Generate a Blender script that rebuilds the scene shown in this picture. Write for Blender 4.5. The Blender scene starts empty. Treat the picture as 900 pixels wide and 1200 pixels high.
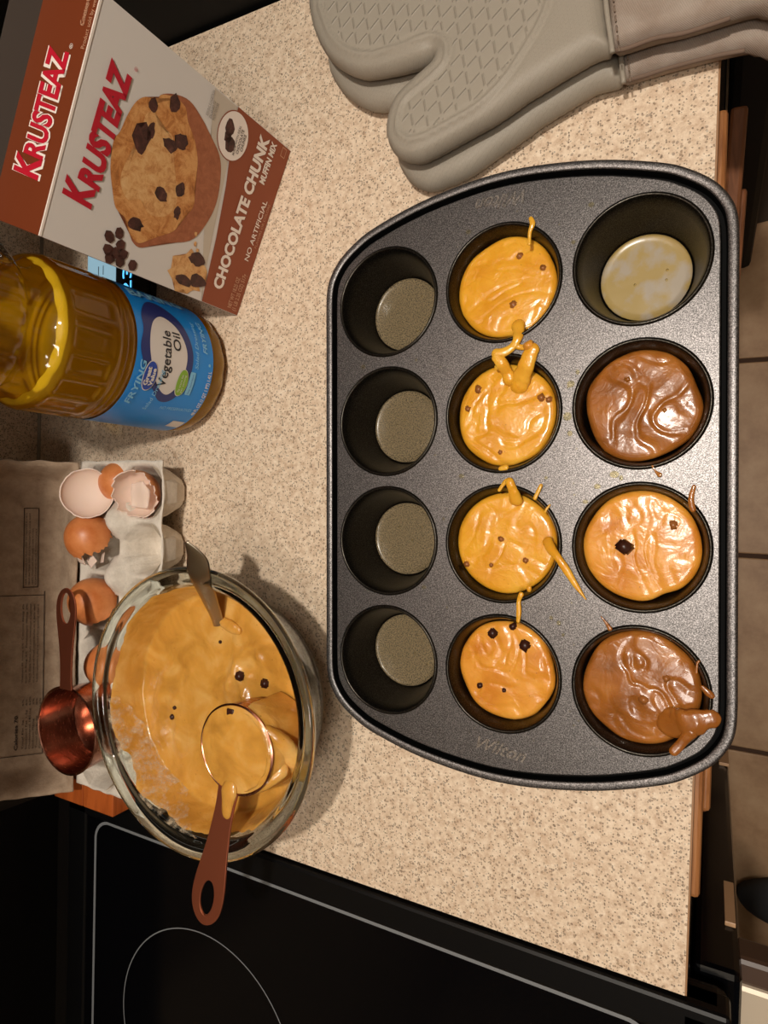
import bpy, bmesh, math, random
import numpy as np
from mathutils import Vector, Matrix, noise

# ------------------------------------------------------------------ camera, light, exposure
F_PX, TILT, ROLL, YAW, CAM_H = 740.77, 0.47711, -0.01432, math.radians(2.6), 0.45
def cam_axes():
    F = Vector((-math.sin(TILT), 0, -math.cos(TILT))); R = Vector((math.cos(TILT), 0, -math.sin(TILT))); U = Vector((0, 1, 0))
    R2 = R*math.cos(ROLL) + U*math.sin(ROLL); U2 = -R*math.sin(ROLL) + U*math.cos(ROLL)
    M = Matrix.Rotation(YAW, 3, 'Z')
    return M @ R2, M @ U2, M @ F
CR, CU, CF = cam_axes()
def W(x, y, z=0.0):
    """photo pixel -> point on the horizontal plane at height z (metres)"""
    d = CR*((x-450)/F_PX) - CU*((y-600)/F_PX) + CF
    t = (z-CAM_H)/d.z
    return (d.x*t, d.y*t)
sc = bpy.context.scene
cam = bpy.data.cameras.new('camera'); co = bpy.data.objects.new('camera', cam); sc.collection.objects.link(co)
cam.sensor_fit = 'VERTICAL'; cam.sensor_height = 36; cam.lens = F_PX/1200*36; cam.clip_start = 0.01
m3 = Matrix((CR, CU, -CF)).transposed(); m4 = m3.to_4x4(); m4.translation = (0, 0, CAM_H); co.matrix_world = m4
sc.camera = co
w = bpy.data.worlds.new('world'); sc.world = w; w.use_nodes = True
w.node_tree.nodes['Background'].inputs[0].default_value = (1, .85, .7, 1); w.node_tree.nodes['Background'].inputs[1].default_value = 0.02
sc.view_settings.view_transform = 'Standard'; sc.view_settings.look = 'None'; sc.view_settings.gamma = 1
sc.view_settings.use_curve_mapping = False; sc.view_settings.exposure = 0.0
LAMP = (-0.01, 0.14, 1.15); LAMP_W = 33.0; LAMP_COL = (1.0, .93, .84)
FLOOR_Z = -0.915; CEIL_Z = 1.5
ld = bpy.data.lights.new('lamp_light', 'POINT'); ld.energy = LAMP_W; ld.color = LAMP_COL; ld.shadow_soft_size = 0.028
lo = bpy.data.objects.new('lamp_light', ld); sc.collection.objects.link(lo); lo.location = LAMP
# unseen weak fill disc, added to brighten the box front and upright faces
FILL_POS = (.22, -.45, CEIL_Z-.03)
la = bpy.data.lights.new('fill_light', 'AREA'); la.shape = 'DISK'; la.size = .3; la.energy = 5.0; la.color = (1.0, .93, .84)
lb = bpy.data.objects.new('fill_light', la); sc.collection.objects.link(lb); lb.location = FILL_POS

# ------------------------------------------------------------------ helpers
PI = math.pi
col = sc.collection
def lin(c):
    return tuple(((v/255)/12.92 if v/255 <= .04045 else ((v/255+.055)/1.055)**2.4) for v in c)
def tag(o, label=None, cat=None, group=None, kind=None):
    if label: o['label'] = label
    if cat: o['category'] = cat
    if group: o['group'] = group
    if kind: o['kind'] = kind
    return o
def thing(name, label, cat, loc=(0, 0, 0), group=None):
    o = bpy.data.objects.new(name, None); col.objects.link(o); o.location = loc; o.empty_display_size = .02
    return tag(o, label, cat, group)
def origin(p):
    v = Vector((0, 0, 0))
    while p is not None: v += p.location; p = p.parent
    return v
def mk(name, verts, faces, mats, parent=None, smooth=True, mi=None, label=None, kind=None, loc=None, sharp=None):
    """one mesh object; verts in world space (or local when loc is given)"""
    me = bpy.data.meshes.new(name)
    off = origin(parent) if loc is None else Vector((0, 0, 0))
    me.from_pydata([(v[0]-off.x, v[1]-off.y, v[2]-off.z) for v in verts], [], faces)
    if not isinstance(mats, (list, tuple)): mats = [mats]
    for m in mats: me.materials.append(m)
    me.polygons.foreach_set('use_smooth', [smooth]*len(me.polygons))
    if mi is not None: me.polygons.foreach_set('material_index', list(mi))
    me.validate(); me.update()
    if smooth and sharp: me.set_sharp_from_angle(angle=math.radians(sharp))
    o = bpy.data.objects.new(name, me); col.objects.link(o)
    if parent is not None: o.parent = parent
    if loc is not None: o.location = loc
    if label: o['label'] = label
    if kind: o['kind'] = kind
    return o
def box(x0, x1, y0, y1, z0, z1, b=0.0):
    """bevelled box -> verts, faces"""
    bm = bmesh.new(); bmesh.ops.create_cube(bm, size=1)
    for v in bm.verts:
        v.co = Vector(((x0+x1)/2+v.co.x*(x1-x0), (y0+y1)/2+v.co.y*(y1-y0), (z0+z1)/2+v.co.z*(z1-z0)))
    if b > 0: bmesh.ops.bevel(bm, geom=bm.edges[:], offset=b, segments=2, affect='EDGES', profile=.5)
    bm.verts.index_update()
    vs = [tuple(v.co) for v in bm.verts]; fs = [[v.index for v in f.verts] for f in bm.faces]; bm.free()
    return vs, fs
def join(*parts):
    V, Fc = [], []
    for v, f in parts:
        n = len(V); V += list(v); Fc += [[i+n for i in q] for q in f]
    return V, Fc
def xf(vf, M):
    return [tuple(M @ Vector(v)) for v in vf[0]], vf[1]
def lathe(prof, seg=64, c=(0, 0, 0), closed=False, a0=0, a1=2*PI):
    V = []; Fc = []; n = len(prof)
    for i in range(seg):
        a = a0+(a1-a0)*i/seg
        for r, z in prof: V.append((c[0]+r*math.cos(a), c[1]+r*math.sin(a), c[2]+z))
    for i in range(seg):
        j = (i+1) % seg
        for k in range(n-1 if not closed else n):
            l = (k+1) % n
            Fc.append([i*n+k, j*n+k, j*n+l, i*n+l])
    return V, Fc
def tube(pts, rad, seg=10, flat=1.0, cap=True):
    V = []; Fc = []; P = [Vector(p) for p in pts]; n = len(P)
    for i, p in enumerate(P):
        t = (P[min(i+1, n-1)]-P[max(i-1, 0)]).normalized()
        up = Vector((0, 0, 1)) if abs(t.z) < .9 else Vector((1, 0, 0))
        s = t.cross(up).normalized(); u = s.cross(t).normalized()
        r = rad[i] if isinstance(rad, (list, tuple)) else rad
        for k in range(seg):
            a = 2*PI*k/seg
            V.append(tuple(p+s*math.cos(a)*r+u*math.sin(a)*r*flat))
    for i in range(n-1):
        for k in range(seg):
            l = (k+1) % seg; Fc.append([i*seg+k, i*seg+l, (i+1)*seg+l, (i+1)*seg+k])
    if cap: Fc.append(list(range(seg))[::-1]); Fc.append([(n-1)*seg+k for k in range(seg)])
    return V, Fc
def smoothpath(pts, n=40, closed=False):
    """Catmull-Rom through points of any dimension"""
    P = np.array(pts, float); m = len(P); out = []
    segs = m if closed else m-1; per = max(2, n//segs)
    for i in range(segs):
        g = (lambda k: P[k % m]) if closed else (lambda k: P[min(max(k, 0), m-1)])
        p0, p1, p2, p3 = g(i-1), g(i), g(i+1), g(i+2)
        for j in range(per):
            t = j/per
            out.append(.5*((2*p1)+(-p0+p2)*t+(2*p0-5*p1+4*p2-p3)*t*t+(-p0+3*p1-3*p2+p3)*t**3))
    if not closed: out.append(P[-1])
    return [tuple(o) for o in out]
def poly_dist(pts, poly):
    A = np.array(poly, float); B = np.roll(A, -1, 0); D = B-A; L = (D**2).sum(1)+1e-18
    best = np.full(len(pts), 1e9); near = np.zeros((len(pts), 2))
    for a, d, l in zip(A, D, L):
        t = np.clip(((pts-a)@d)/l, 0, 1); q = a+t[:, None]*d; e = ((pts-q)**2).sum(1)
        m = e < best; best[m] = e[m]; near[m] = q[m]
    return np.sqrt(best), near
def poly_in(pts, poly):
    A = np.array(poly, float); ins = np.zeros(len(pts), bool); j = len(A)-1
    for i in range(len(A)):
        c = ((A[i, 1] > pts[:, 1]) != (A[j, 1] > pts[:, 1])) & (pts[:, 0] < (A[j, 0]-A[i, 0])*(pts[:, 1]-A[i, 1])/(A[j, 1]-A[i, 1]+1e-18)+A[i, 0])
        ins ^= c; j = i
    return ins
def grid_fill(poly, cell):
    """outline -> grid of quads whose border is snapped on the outline"""
    A = np.array(poly, float); lo_, hi = A.min(0)-cell, A.max(0)+cell
    nx, ny = int((hi[0]-lo_[0])/cell)+2, int((hi[1]-lo_[1])/cell)+2
    X, Y = np.meshgrid(lo_[0]+cell*np.arange(nx), lo_[1]+cell*np.arange(ny), indexing='ij')
    nodes = np.stack([X.ravel(), Y.ravel()], 1)
    cc = np.stack([(X[:-1, :-1]+cell/2).ravel(), (Y[:-1, :-1]+cell/2).ravel()], 1)
    keep = poly_in(cc, A).reshape(nx-1, ny-1)
    cnt = np.zeros((nx, ny), int)
    for dx in (0, 1):
        for dy in (0, 1): cnt[dx:nx-1+dx, dy:ny-1+dy] += keep
    used = np.flatnonzero(cnt.ravel() > 0); idx = -np.ones(nx*ny, int); idx[used] = np.arange(len(used))
    pts = nodes[used].copy(); border = cnt.ravel()[used] < 4
    d, near = poly_dist(pts, A); pts[border] = near[border]; d[border] = 0
    fs = []
    for i, j in zip(*np.nonzero(keep)):
        fs.append([int(idx[i*ny+j]), int(idx[(i+1)*ny+j]), int(idx[(i+1)*ny+j+1]), int(idx[i*ny+j+1])])
    return pts, d, border, fs
def sheet(poly, cell, fn):
    """fn(x, y, d) -> (x, y, z)"""
    pts, d, b, fs = grid_fill(poly, cell)
    return [fn(p[0], p[1], dd) for p, dd in zip(pts, d)], fs
def pillow(poly, cell, top, bot):
    pts, d, b, fs = grid_fill(poly, cell); n = len(pts); V = []; m = {}
    for i, (p, dd) in enumerate(zip(pts, d)): V.append((p[0], p[1], top(p[0], p[1], dd)))
    for i, (p, dd) in enumerate(zip(pts, d)):
        if b[i]: m[i] = i
        else: m[i] = len(V); V.append((p[0], p[1], bot(p[0], p[1], dd)))
    return V, fs+[[m[k] for k in reversed(f)] for f in fs], len(fs)
def circ(cx, cy, r, n=48, ry=None, rot=0):
    ry = r if ry is None else ry; c, s = math.cos(rot), math.sin(rot)
    return [(cx+r*math.cos(a)*c-ry*math.sin(a)*s, cy+r*math.cos(a)*s+ry*math.sin(a)*c) for a in (2*PI*i/n for i in range(n))]
def ns(x, y, z=0.0): return noise.noise(Vector((x, y, z)))
def nvec(q): return Vector((noise.noise(q+Vector((11.3, 4.1, 7.7))), noise.noise(q+Vector((2.9, 17.2, 5.5))), noise.noise(q+Vector((8.4, 1.6, 19.1)))))
def sstep(a, b, x):
    t = min(max((x-a)/(b-a), 0), 1); return t*t*(3-2*t)

# ------------------------------------------------------------------ materials
def mat(name, c, rough=.5, metal=0.0, **k):
    m = bpy.data.materials.new(name); m.use_nodes = True; nt = m.node_tree; b = nt.nodes['Principled BSDF']
    cl = lin(c) if max(c) > 1.5 else c
    b.inputs['Base Color'].default_value = (*cl, 1); b.inputs['Roughness'].default_value = rough; b.inputs['Metallic'].default_value = metal
    for n_, v in (('ior', 'IOR'), ('trans', 'Transmission Weight'), ('coat', 'Coat Weight'), ('coat_r', 'Coat Roughness'), ('sss', 'Subsurface Weight'), ('spec', 'Specular IOR Level'), ('sheen', 'Sheen Weight')):
        if n_ in k: b.inputs[v].default_value = k[n_]
    if 'sss' in k: b.inputs['Subsurface Radius'].default_value = k.get('sssr', (.006, .003, .001)); b.inputs['Subsurface Scale'].default_value = 1.0
    if 'emit' in k:
        b.inputs['Emission Color'].default_value = (*lin(k['emit']), 1); b.inputs['Emission Strength'].default_value = k.get('es', 1)
    return m
def nodes(m): return m.node_tree, m.node_tree.nodes, m.node_tree.links, m.node_tree.nodes['Principled BSDF']
def coordn(m, space='Object', scale=(1, 1, 1), rot=(0, 0, 0)):
    nt, N, L, b = nodes(m); tc = N.new('ShaderNodeTexCoord'); mp = N.new('ShaderNodeMapping')
    mp.inputs['Scale'].default_value = scale; mp.inputs['Rotation'].default_value = rot
    L.new(tc.outputs[space], mp.inputs[0]); return mp.outputs[0]
def noisen(m, vec, scale, detail=3, rough=.5, dist=0):
    nt, N, L, b = nodes(m); n = N.new('ShaderNodeTexNoise'); n.inputs['Scale'].default_value = scale
    n.inputs['Detail'].default_value = detail; n.inputs['Roughness'].default_value = rough; n.inputs['Distortion'].default_value = dist
    L.new(vec, n.inputs['Vector']); return n.outputs['Fac']
def ramp(m, fac, stops):
    nt, N, L, b = nodes(m); r = N.new('ShaderNodeValToRGB'); e = r.color_ramp.elements
    while len(e) < len(stops): e.new(.5)
    for el, (p, c) in zip(e, stops):
        el.position = p; el.color = (*(lin(c) if max(c) > 1.5 else c), 1)
    L.new(fac, r.inputs[0]); return r.outputs[0]
def mix(m, fac, a, b_, mode='MIX'):
    nt, N, L, b = nodes(m); x = N.new('ShaderNodeMix'); x.data_type = 'RGBA'; x.blend_type = mode
    for s, v in ((x.inputs[0], fac), (x.inputs[6], a), (x.inputs[7], b_)):
        if isinstance(v, (int, float)): s.default_value = v
        elif isinstance(v, tuple): s.default_value = (*(lin(v) if max(v) > 1.5 else v), 1)
        else: L.new(v, s)
    return x.outputs[2]
def bump(m, h, strength=.3, dist=.001):
    nt, N, L, b = nodes(m); x = N.new('ShaderNodeBump'); x.inputs['Strength'].default_value = strength; x.inputs['Distance'].default_value = dist
    L.new(h, x.inputs['Height']); L.new(x.outputs[0], b.inputs['Normal']); return x
def setc(m, c, inp='Base Color'): nt, N, L, b = nodes(m); L.new(c, b.inputs[inp])
def mathn(m, op, a, b_=None, c_=None):
    nt, N, L, b = nodes(m); x = N.new('ShaderNodeMath'); x.operation = op
    for s, v in zip(x.inputs, (a, b_, c_)):
        if v is None: continue
        if isinstance(v, (int, float)): s.default_value = v
        else: L.new(v, s)
    return x.outputs[0]
def sepn(m, v):
    nt, N, L, b = nodes(m); x = N.new('ShaderNodeSeparateXYZ'); L.new(v, x.inputs[0]); return x.outputs

def laminate():
    m = mat('laminate', (208, 184, 158), .42, spec=.4)
    nt, N, L, b = nodes(m); v = coordn(m)
    def vor(scale, seed):
        mp = N.new('ShaderNodeMapping'); mp.inputs['Location'].default_value = (seed, seed*1.7, seed*.3)
        nz = N.new('ShaderNodeTexNoise'); nz.inputs['Scale'].default_value = scale*1.3; nz.inputs['Detail'].default_value = 2
        add = N.new('ShaderNodeMix'); add.data_type = 'VECTOR'; add.inputs[0].default_value = .0022*600/scale*.35
        L.new(v, mp.inputs[0]); L.new(v, nz.inputs['Vector']); L.new(mp.outputs[0], add.inputs[4]); L.new(nz.outputs['Color'], add.inputs[5])
        x = N.new('ShaderNodeTexVoronoi'); x.inputs['Scale'].default_value = scale; L.new(add.outputs[1], x.inputs['Vector'])
        s = N.new('ShaderNodeSeparateColor'); L.new(x.outputs['Color'], s.inputs[0])
        return x.outputs['Distance'], s.outputs
    base = ramp(m, noisen(m, v, 190, 5, .75), [(.3, (190, 160, 132)), (.55, (226, 204, 178)), (.75, (240, 222, 200))])
    d, c = vor(420, 1.3)
    k1 = mathn(m, 'MULTIPLY', mathn(m, 'LESS_THAN', d, .42), mathn(m, 'GREATER_THAN', c[0], .76))
    base = mix(m, mathn(m, 'MULTIPLY', k1, .6), base, ramp(m, c[1], [(0, (112, 88, 66)), (.5, (142, 118, 96)), (1, (104, 94, 86))]))
    d, c = vor(720, 4.1)
    k2 = mathn(m, 'MULTIPLY', mathn(m, 'LESS_THAN', d, .45), mathn(m, 'GREATER_THAN', c[0], .77))
    base = mix(m, mathn(m, 'MULTIPLY', k2, .7), base, ramp(m, c[1], [(0, (66, 52, 40)), (1, (120, 100, 80))]))
    d, c = vor(420, 7.7)
    k3 = mathn(m, 'MULTIPLY', mathn(m, 'LESS_THAN', d, .4), mathn(m, 'GREATER_THAN', c[0], .86))
    base = mix(m, mathn(m, 'MULTIPLY', k3, .25), base, (250, 238, 220))
    setc(m, base); return m
def panmetal(name='nonstick_steel', c=(92, 90, 90), rough=.42):
    m = mat(name, c, rough, .92, spec=.5); v = coordn(m)
    f = noisen(m, v, 1400, 2, .8)
    a = tuple(int(x*.55) for x in c); d = tuple(min(255, int(x*1.5)) for x in c)
    setc(m, ramp(m, f, [(.33, a), (.5, c), (.68, d)])); bump(m, f, .12, .0004); return m
def copperm():
    m = mat('copper', (216, 120, 84), .22, 1.0); v = coordn(m, scale=(1, 1, 4))
    f = noisen(m, v, 120, 4, .6); setc(m, ramp(m, f, [(.3, (156, 104, 84)), (.6, (184, 130, 108))]))
    setc(m, ramp(m, f, [(.3, (.16, .16, .16)), (.7, (.3, .3, .3))]), 'Roughness'); return m
def batterm(name, c1, c2, c3):
    m = mat(name, c2, .26, sss=.25, coat=.5, coat_r=.08); v = coordn(m)
    f = noisen(m, v, 40, 3, .5, .5); base = ramp(m, f, [(.3, c1), (.5, c2), (.7, c3)])
    g = noisen(m, v, 500, 2, .5); k = mathn(m, 'GREATER_THAN', g, .74)
    setc(m, mix(m, mathn(m, 'MULTIPLY', k, .5), base, (110, 62, 22)))
    h = mathn(m, 'ADD', mathn(m, 'MULTIPLY', noisen(m, v, 75, 3, .45, 1.0), .9), mathn(m, 'MULTIPLY', noisen(m, v, 330, 2, .5), .12))
    bump(m, h, .55, .0022); return m
def wood(name, c, c2, axis=(18, 2, 18), rough=.35):
    m = mat(name, c, rough); v = coordn(m, scale=axis); f = noisen(m, v, 5, 6, .65, .8)
    setc(m, ramp(m, f, [(.35, c2), (.6, c)])); bump(m, f, .15, .001); return m
def pulp(name, c, c2):
    m = mat(name, c, .95, spec=.2); v = coordn(m); f = noisen(m, v, 70, 6, .7)
    setc(m, ramp(m, f, [(.3, c2), (.6, c)])); g = noisen(m, v, 380, 4, .7)
    bump(m, g, .7, .0009); return m
def shellm():
    m = mat('brown_eggshell', (206, 122, 66), .4); v = coordn(m); f = noisen(m, v, 60, 5, .6)
    setc(m, ramp(m, f, [(.3, (200, 112, 56)), (.7, (228, 148, 90))])); bump(m, noisen(m, v, 900, 2), .15, .0003); return m
def glassm(name, c=(.93, .97, .95), rough=0.0, ior=1.47):
    m = mat(name, c, rough, trans=1.0, ior=ior, spec=.5); return m
def thinclear(name, tint, refl=.08, ior=1.45):
    """thin clear wall: see-through with a Fresnel reflection"""
    m = bpy.data.materials.new(name); m.use_nodes = True; N = m.node_tree.nodes; L = m.node_tree.links; N.clear()
    o = N.new('ShaderNodeOutputMaterial'); t = N.new('ShaderNodeBsdfTransparent'); t.inputs[0].default_value = (*tint, 1)
    g = N.new('ShaderNodeBsdfGlossy'); g.inputs['Roughness'].default_value = .05; f = N.new('ShaderNodeFresnel'); f.inputs[0].default_value = ior
    x = N.new('ShaderNodeMixShader'); L.new(f.outputs[0], x.inputs[0]); L.new(t.outputs[0], x.inputs[1]); L.new(g.outputs[0], x.inputs[2]); L.new(x.outputs[0], o.inputs[0])
    return m
M = {}
M['laminate'] = laminate()
M['edge'] = mat('edge_band', (150, 112, 78), .5)
M['caulk'] = mat('caulk', (150, 138, 122), .5)
M['pan'] = panmetal('nonstick_steel', (104, 101, 100), .42)
M['cup'] = panmetal('nonstick_cup', (52, 49, 44), .3); M['emb'] = panmetal('embossed_highlight_metal', (160, 154, 148), .3)  # lettering metal lightened in colour for the highlights on its raised edges
M['groove'] = mat('groove_shade', (4, 4, 4), .7, spec=.1)  # near-black colour stands for the shade down in the pan groove
M['copper'] = copperm(); M['copper_h'] = mat('copper_handle', (206, 124, 94), .42, 1.0)
M['batter'] = batterm('golden_batter', (218, 148, 36), (228, 162, 44), (236, 176, 60))
M['batter_o'] = batterm('bowl_batter', (188, 132, 52), (210, 152, 66), (222, 172, 96))
M['batter_b'] = batterm('brown_batter', (134, 78, 26), (154, 92, 34), (176, 112, 46))
M['batter_m'] = batterm('tan_batter', (204, 126, 38), (222, 150, 52), (236, 168, 72))
M['choc'] = mat('chocolate', (58, 28, 18), .35)
M['oil'] = thinclear('oil_film', (.97, .93, .74), ior=1.4)
def cloudy(name, c, k, patch=False):
    m = thinclear(name, (.97, .93, .74), ior=1.4); N = m.node_tree.nodes; L = m.node_tree.links; out = [n for n in N if n.type == 'OUTPUT_MATERIAL'][0]; old = out.inputs[0].links[0].from_socket
    p = N.new('ShaderNodeBsdfPrincipled'); tc0 = N.new('ShaderNodeTexCoord'); nz0 = N.new('ShaderNodeTexNoise'); nz0.inputs['Scale'].default_value = 1100; nz0.inputs['Detail'].default_value = 3; rp0 = N.new('ShaderNodeValToRGB')
    rp0.color_ramp.elements[0].position = .35; rp0.color_ramp.elements[0].color = (*lin(tuple(q*.72 for q in c)), 1); rp0.color_ramp.elements[1].position = .65; rp0.color_ramp.elements[1].color = (*lin(tuple(min(255, q*1.22) for q in c)), 1)
    L.new(tc0.outputs['Object'], nz0.inputs['Vector']); L.new(nz0.outputs['Fac'], rp0.inputs[0]); L.new(rp0.outputs[0], p.inputs['Base Color'])
    p.inputs['Base Color'].default_value = (*lin(c), 1); p.inputs['Roughness'].default_value = .25
    x = N.new('ShaderNodeMixShader'); x.inputs[0].default_value = k; L.new(old, x.inputs[1]); L.new(p.outputs[0], x.inputs[2]); L.new(x.outputs[0], out.inputs[0])
    if patch:
        tc = N.new('ShaderNodeTexCoord'); nz = N.new('ShaderNodeTexNoise'); nz.inputs['Scale'].default_value = 70; nz.inputs['Detail'].default_value = 6
        rp = N.new('ShaderNodeValToRGB'); rp.color_ramp.elements[0].position = .46; rp.color_ramp.elements[0].color = (*lin((172, 148, 92)), 1); rp.color_ramp.elements[1].position = .62; rp.color_ramp.elements[1].color = (*lin((172, 160, 142)), 1)
        L.new(tc.outputs['Object'], nz.inputs['Vector']); L.new(nz.outputs['Fac'], rp.inputs[0]); L.new(rp.outputs[0], p.inputs['Base Color'])
    return m
M['oil_c'] = cloudy('cloudy_oil', (130, 115, 88), .7); M['oil_p'] = cloudy('patchy_oil', (170, 160, 120), .85, True)
M['wood'] = wood('cabinet_wood', (176, 118, 70), (128, 78, 42))
M['wood_d'] = wood('door_wood', (134, 84, 54), (96, 58, 34))
M['block'] = wood('block_wood', (186, 94, 40), (150, 70, 26))
M['pulp'] = pulp('grey_pulp', (228, 217, 202), (202, 190, 174))
M['pulp_l'] = pulp('lid_pulp', (176, 152, 128), (146, 122, 100))
M['shell'] = shellm(); M['shell_in'] = mat('eggshell_lining', (236, 208, 190), .6, sss=.1)
M['glass'] = glassm('bowl_glass', (.90, .97, .93))
M['steel'] = mat('spoon_steel', (196, 184, 164), .30, 1.0)
M['white'] = mat('white_card', (214, 206, 198), .5); M['brownp'] = mat('brown_print', (140, 66, 34), .45)
M['card'] = mat('grey_card', (62, 52, 44), .9); M['redp'] = mat('red_print', (186, 22, 44), .45); M['whitep'] = mat('white_print', (236, 222, 210), .5)
M['tanp'] = mat('tan_print', (190, 140, 110), .5); M['greyp'] = mat('grey_print', (120, 110, 100), .6)
M['ink'] = mat('ink', (34, 28, 26), .8)
M['black'] = mat('black_appliance', (8, 8, 9), .35, spec=.25); M['blackglass'] = mat('black_glass', (5, 5, 7), .12, spec=.18)
M['fridge'] = mat('black_side_panel', (8, 8, 8), .6, spec=.2)
M['line'] = mat('grey_line', (120, 122, 124), .4); M['trim'] = mat('tan_trim', (190, 150, 112), .4); M['handle'] = mat('handle_enamel', (206, 190, 168), .3, .2)
M['bracket'] = mat('bracket', (70, 50, 38), .4)
M['blue'] = mat('blue_label', (14, 136, 220), .35); M['navy'] = mat('navy_label', (36, 50, 112), .35); M['lightblue'] = mat('pale_blue_print', (130, 196, 230), .4)
M['labelw'] = mat('label_white', (222, 214, 206), .4); M['gvblue'] = mat('badge_blue', (26, 70, 168), .35); M['green'] = mat('badge_green', (134, 178, 52), .4); M['blackp'] = mat('black_print', (24, 24, 34), .4)
M['pet'] = thinclear('clear_plastic', (.97, .97, .93), ior=1.5)
mo = mat('vegetable_oil', (1.0, .66, .03), 0.03, trans=0.0, ior=1.3); M['oilbody'] = mo; M['oilsurf'] = thinclear('oil_surface', (.96, .84, .42), ior=1.4)
def oilglow(m):
    nt, N, L, b = nodes(m); out = [n for n in N if n.type == 'OUTPUT_MATERIAL'][0]
    t = N.new('ShaderNodeBsdfTranslucent'); t.inputs[0].default_value = (1.0, .70, .03, 1); t2 = N.new('ShaderNodeBsdfTransparent'); t2.inputs[0].default_value = (1.0, .80, .14, 1)
    x = N.new('ShaderNodeMixShader'); x.inputs[0].default_value = .5; L.new(t.outputs[0], x.inputs[1]); L.new(t2.outputs[0], x.inputs[2])
    y = N.new('ShaderNodeMixShader'); y.inputs[0].default_value = .50; L.new(b.outputs[0], y.inputs[1]); L.new(x.outputs[0], y.inputs[2]); L.new(y.outputs[0], out.inputs[0])
oilglow(mo); M['choc_c'] = mat('batter_coated_chocolate', (150, 92, 44), .3, coat=.4)
M['screen'] = mat('lit_pale_screen', (120, 150, 165), .3, emit=(150, 190, 210), es=.55)
M['digit'] = mat('lit_digit', (40, 140, 200), .3, emit=(90, 190, 255), es=1.6)
M['device'] = mat('device_black', (10, 12, 16), .2)
M['wall'] = mat('wall_paint', (150, 132, 106), .8); M['ceil'] = mat('ceiling_paint', (196, 188, 174), .9)
def silicone(name, panel):
    m = mat(name, (154, 145, 131), .55, spec=.35); nt, N, L, b = nodes(m)
    v = coordn(m, rot=(0, 0, math.radians(20)))
    s = sepn(m, v)
    def tri(axis_a, k, sc_): # distance to nearest line of a lattice
        u = mathn(m, 'MULTIPLY', mathn(m, 'ADD', s[0], mathn(m, 'MULTIPLY', s[1], k)), sc_)
        return mathn(m, 'ABSOLUTE', mathn(m, 'SUBTRACT', mathn(m, 'FRACT', u), .5)), u
    if panel:
        a, ua = tri(0, .62, 80); c, uc = tri(0, -.62, 80)
        la = mathn(m, 'MAXIMUM', mathn(m, 'SUBTRACT', 1, mathn(m, 'DIVIDE', a, .09)), 0); lc = mathn(m, 'MAXIMUM', mathn(m, 'SUBTRACT', 1, mathn(m, 'DIVIDE', c, .09)), 0)
        ga = mathn(m, 'GREATER_THAN', c, .16); gc = mathn(m, 'GREATER_THAN', a, .16)
        h = mathn(m, 'MAXIMUM', mathn(m, 'MULTIPLY', la, ga), mathn(m, 'MULTIPLY', lc, gc))
        bump(m, h, .7, .0012)
    else:
        a, ua = tri(0, .6, 330); c, uc = tri(0, -.6, 330)
        h = mathn(m, 'MAXIMUM', mathn(m, 'LESS_THAN', a, .13), mathn(m, 'LESS_THAN', c, .13)); bump(m, h, .7, .0010)
    return m
M['sil'] = silicone('grey_silicone', False); M['silp'] = silicone('grey_silicone_panel', True)
def twill():
    m = mat('grey_twill', (160, 146, 134), .9, spec=.2); v = coordn(m, rot=(0, 0, math.radians(20)))
    wv = m.node_tree.nodes.new('ShaderNodeTexWave'); wv.inputs['Scale'].default_value = 420; wv.inputs['Distortion'].default_value = .4; wv.bands_direction = 'DIAGONAL'
    m.node_tree.links.new(v, wv.inputs['Vector']); f = noisen(m, v, 40, 4, .6)
    setc(m, mix(m, .12, ramp(m, f, [(.3, (146, 128, 114)), (.65, (168, 154, 142))]), wv.outputs['Color'], 'MULTIPLY')); bump(m, wv.outputs['Fac'], .4, .0005); return m
M['twill'] = twill(); M['thread'] = mat('thread', (128, 110, 94), .9); M['hem'] = mat('hem', (112, 92, 78), .9)
def tilem():
    m = mat('floor_tile', (176, 142, 108), .5); v = coordn(m); f = noisen(m, v, 9, 6, .65)
    setc(m, ramp(m, f, [(.3, (150, 112, 78)), (.5, (182, 146, 110)), (.7, (200, 166, 130))])); bump(m, noisen(m, v, 60, 4), .15, .002); return m
M['tile'] = tilem(); M['grout'] = mat('grout', (72, 50, 36), .9); M['mat'] = mat('floor_shade_brown', (62, 48, 36), .95)  # last one: dark brown that stands for shade on the floor
def muffinm(name, stops, sc_=90):
    m = mat(name, (200, 130, 70), .5); v = coordn(m); f = noisen(m, v, sc_, 7, .75, .6); setc(m, ramp(m, f, stops)); return m
M['muf_top'] = muffinm('muffin_crust_print', [(.3, (132, 72, 30)), (.45, (190, 122, 62)), (.6, (218, 160, 98)), (.75, (196, 128, 66))])
M['muf_side'] = muffinm('muffin_side_print', [(.3, (140, 76, 46)), (.7, (176, 106, 70))], 200)
M['muf_crumb'] = muffinm('muffin_crumb_print', [(.3, (170, 100, 46)), (.5, (214, 160, 100)), (.7, (228, 186, 130))], 160)
M['choc_p'] = muffinm('chocolate_print', [(.35, (40, 20, 16)), (.6, (84, 46, 38)), (.75, (130, 86, 76))], 150)
M['shade_p'] = mat('table_print', (196, 182, 164), .5)

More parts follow.
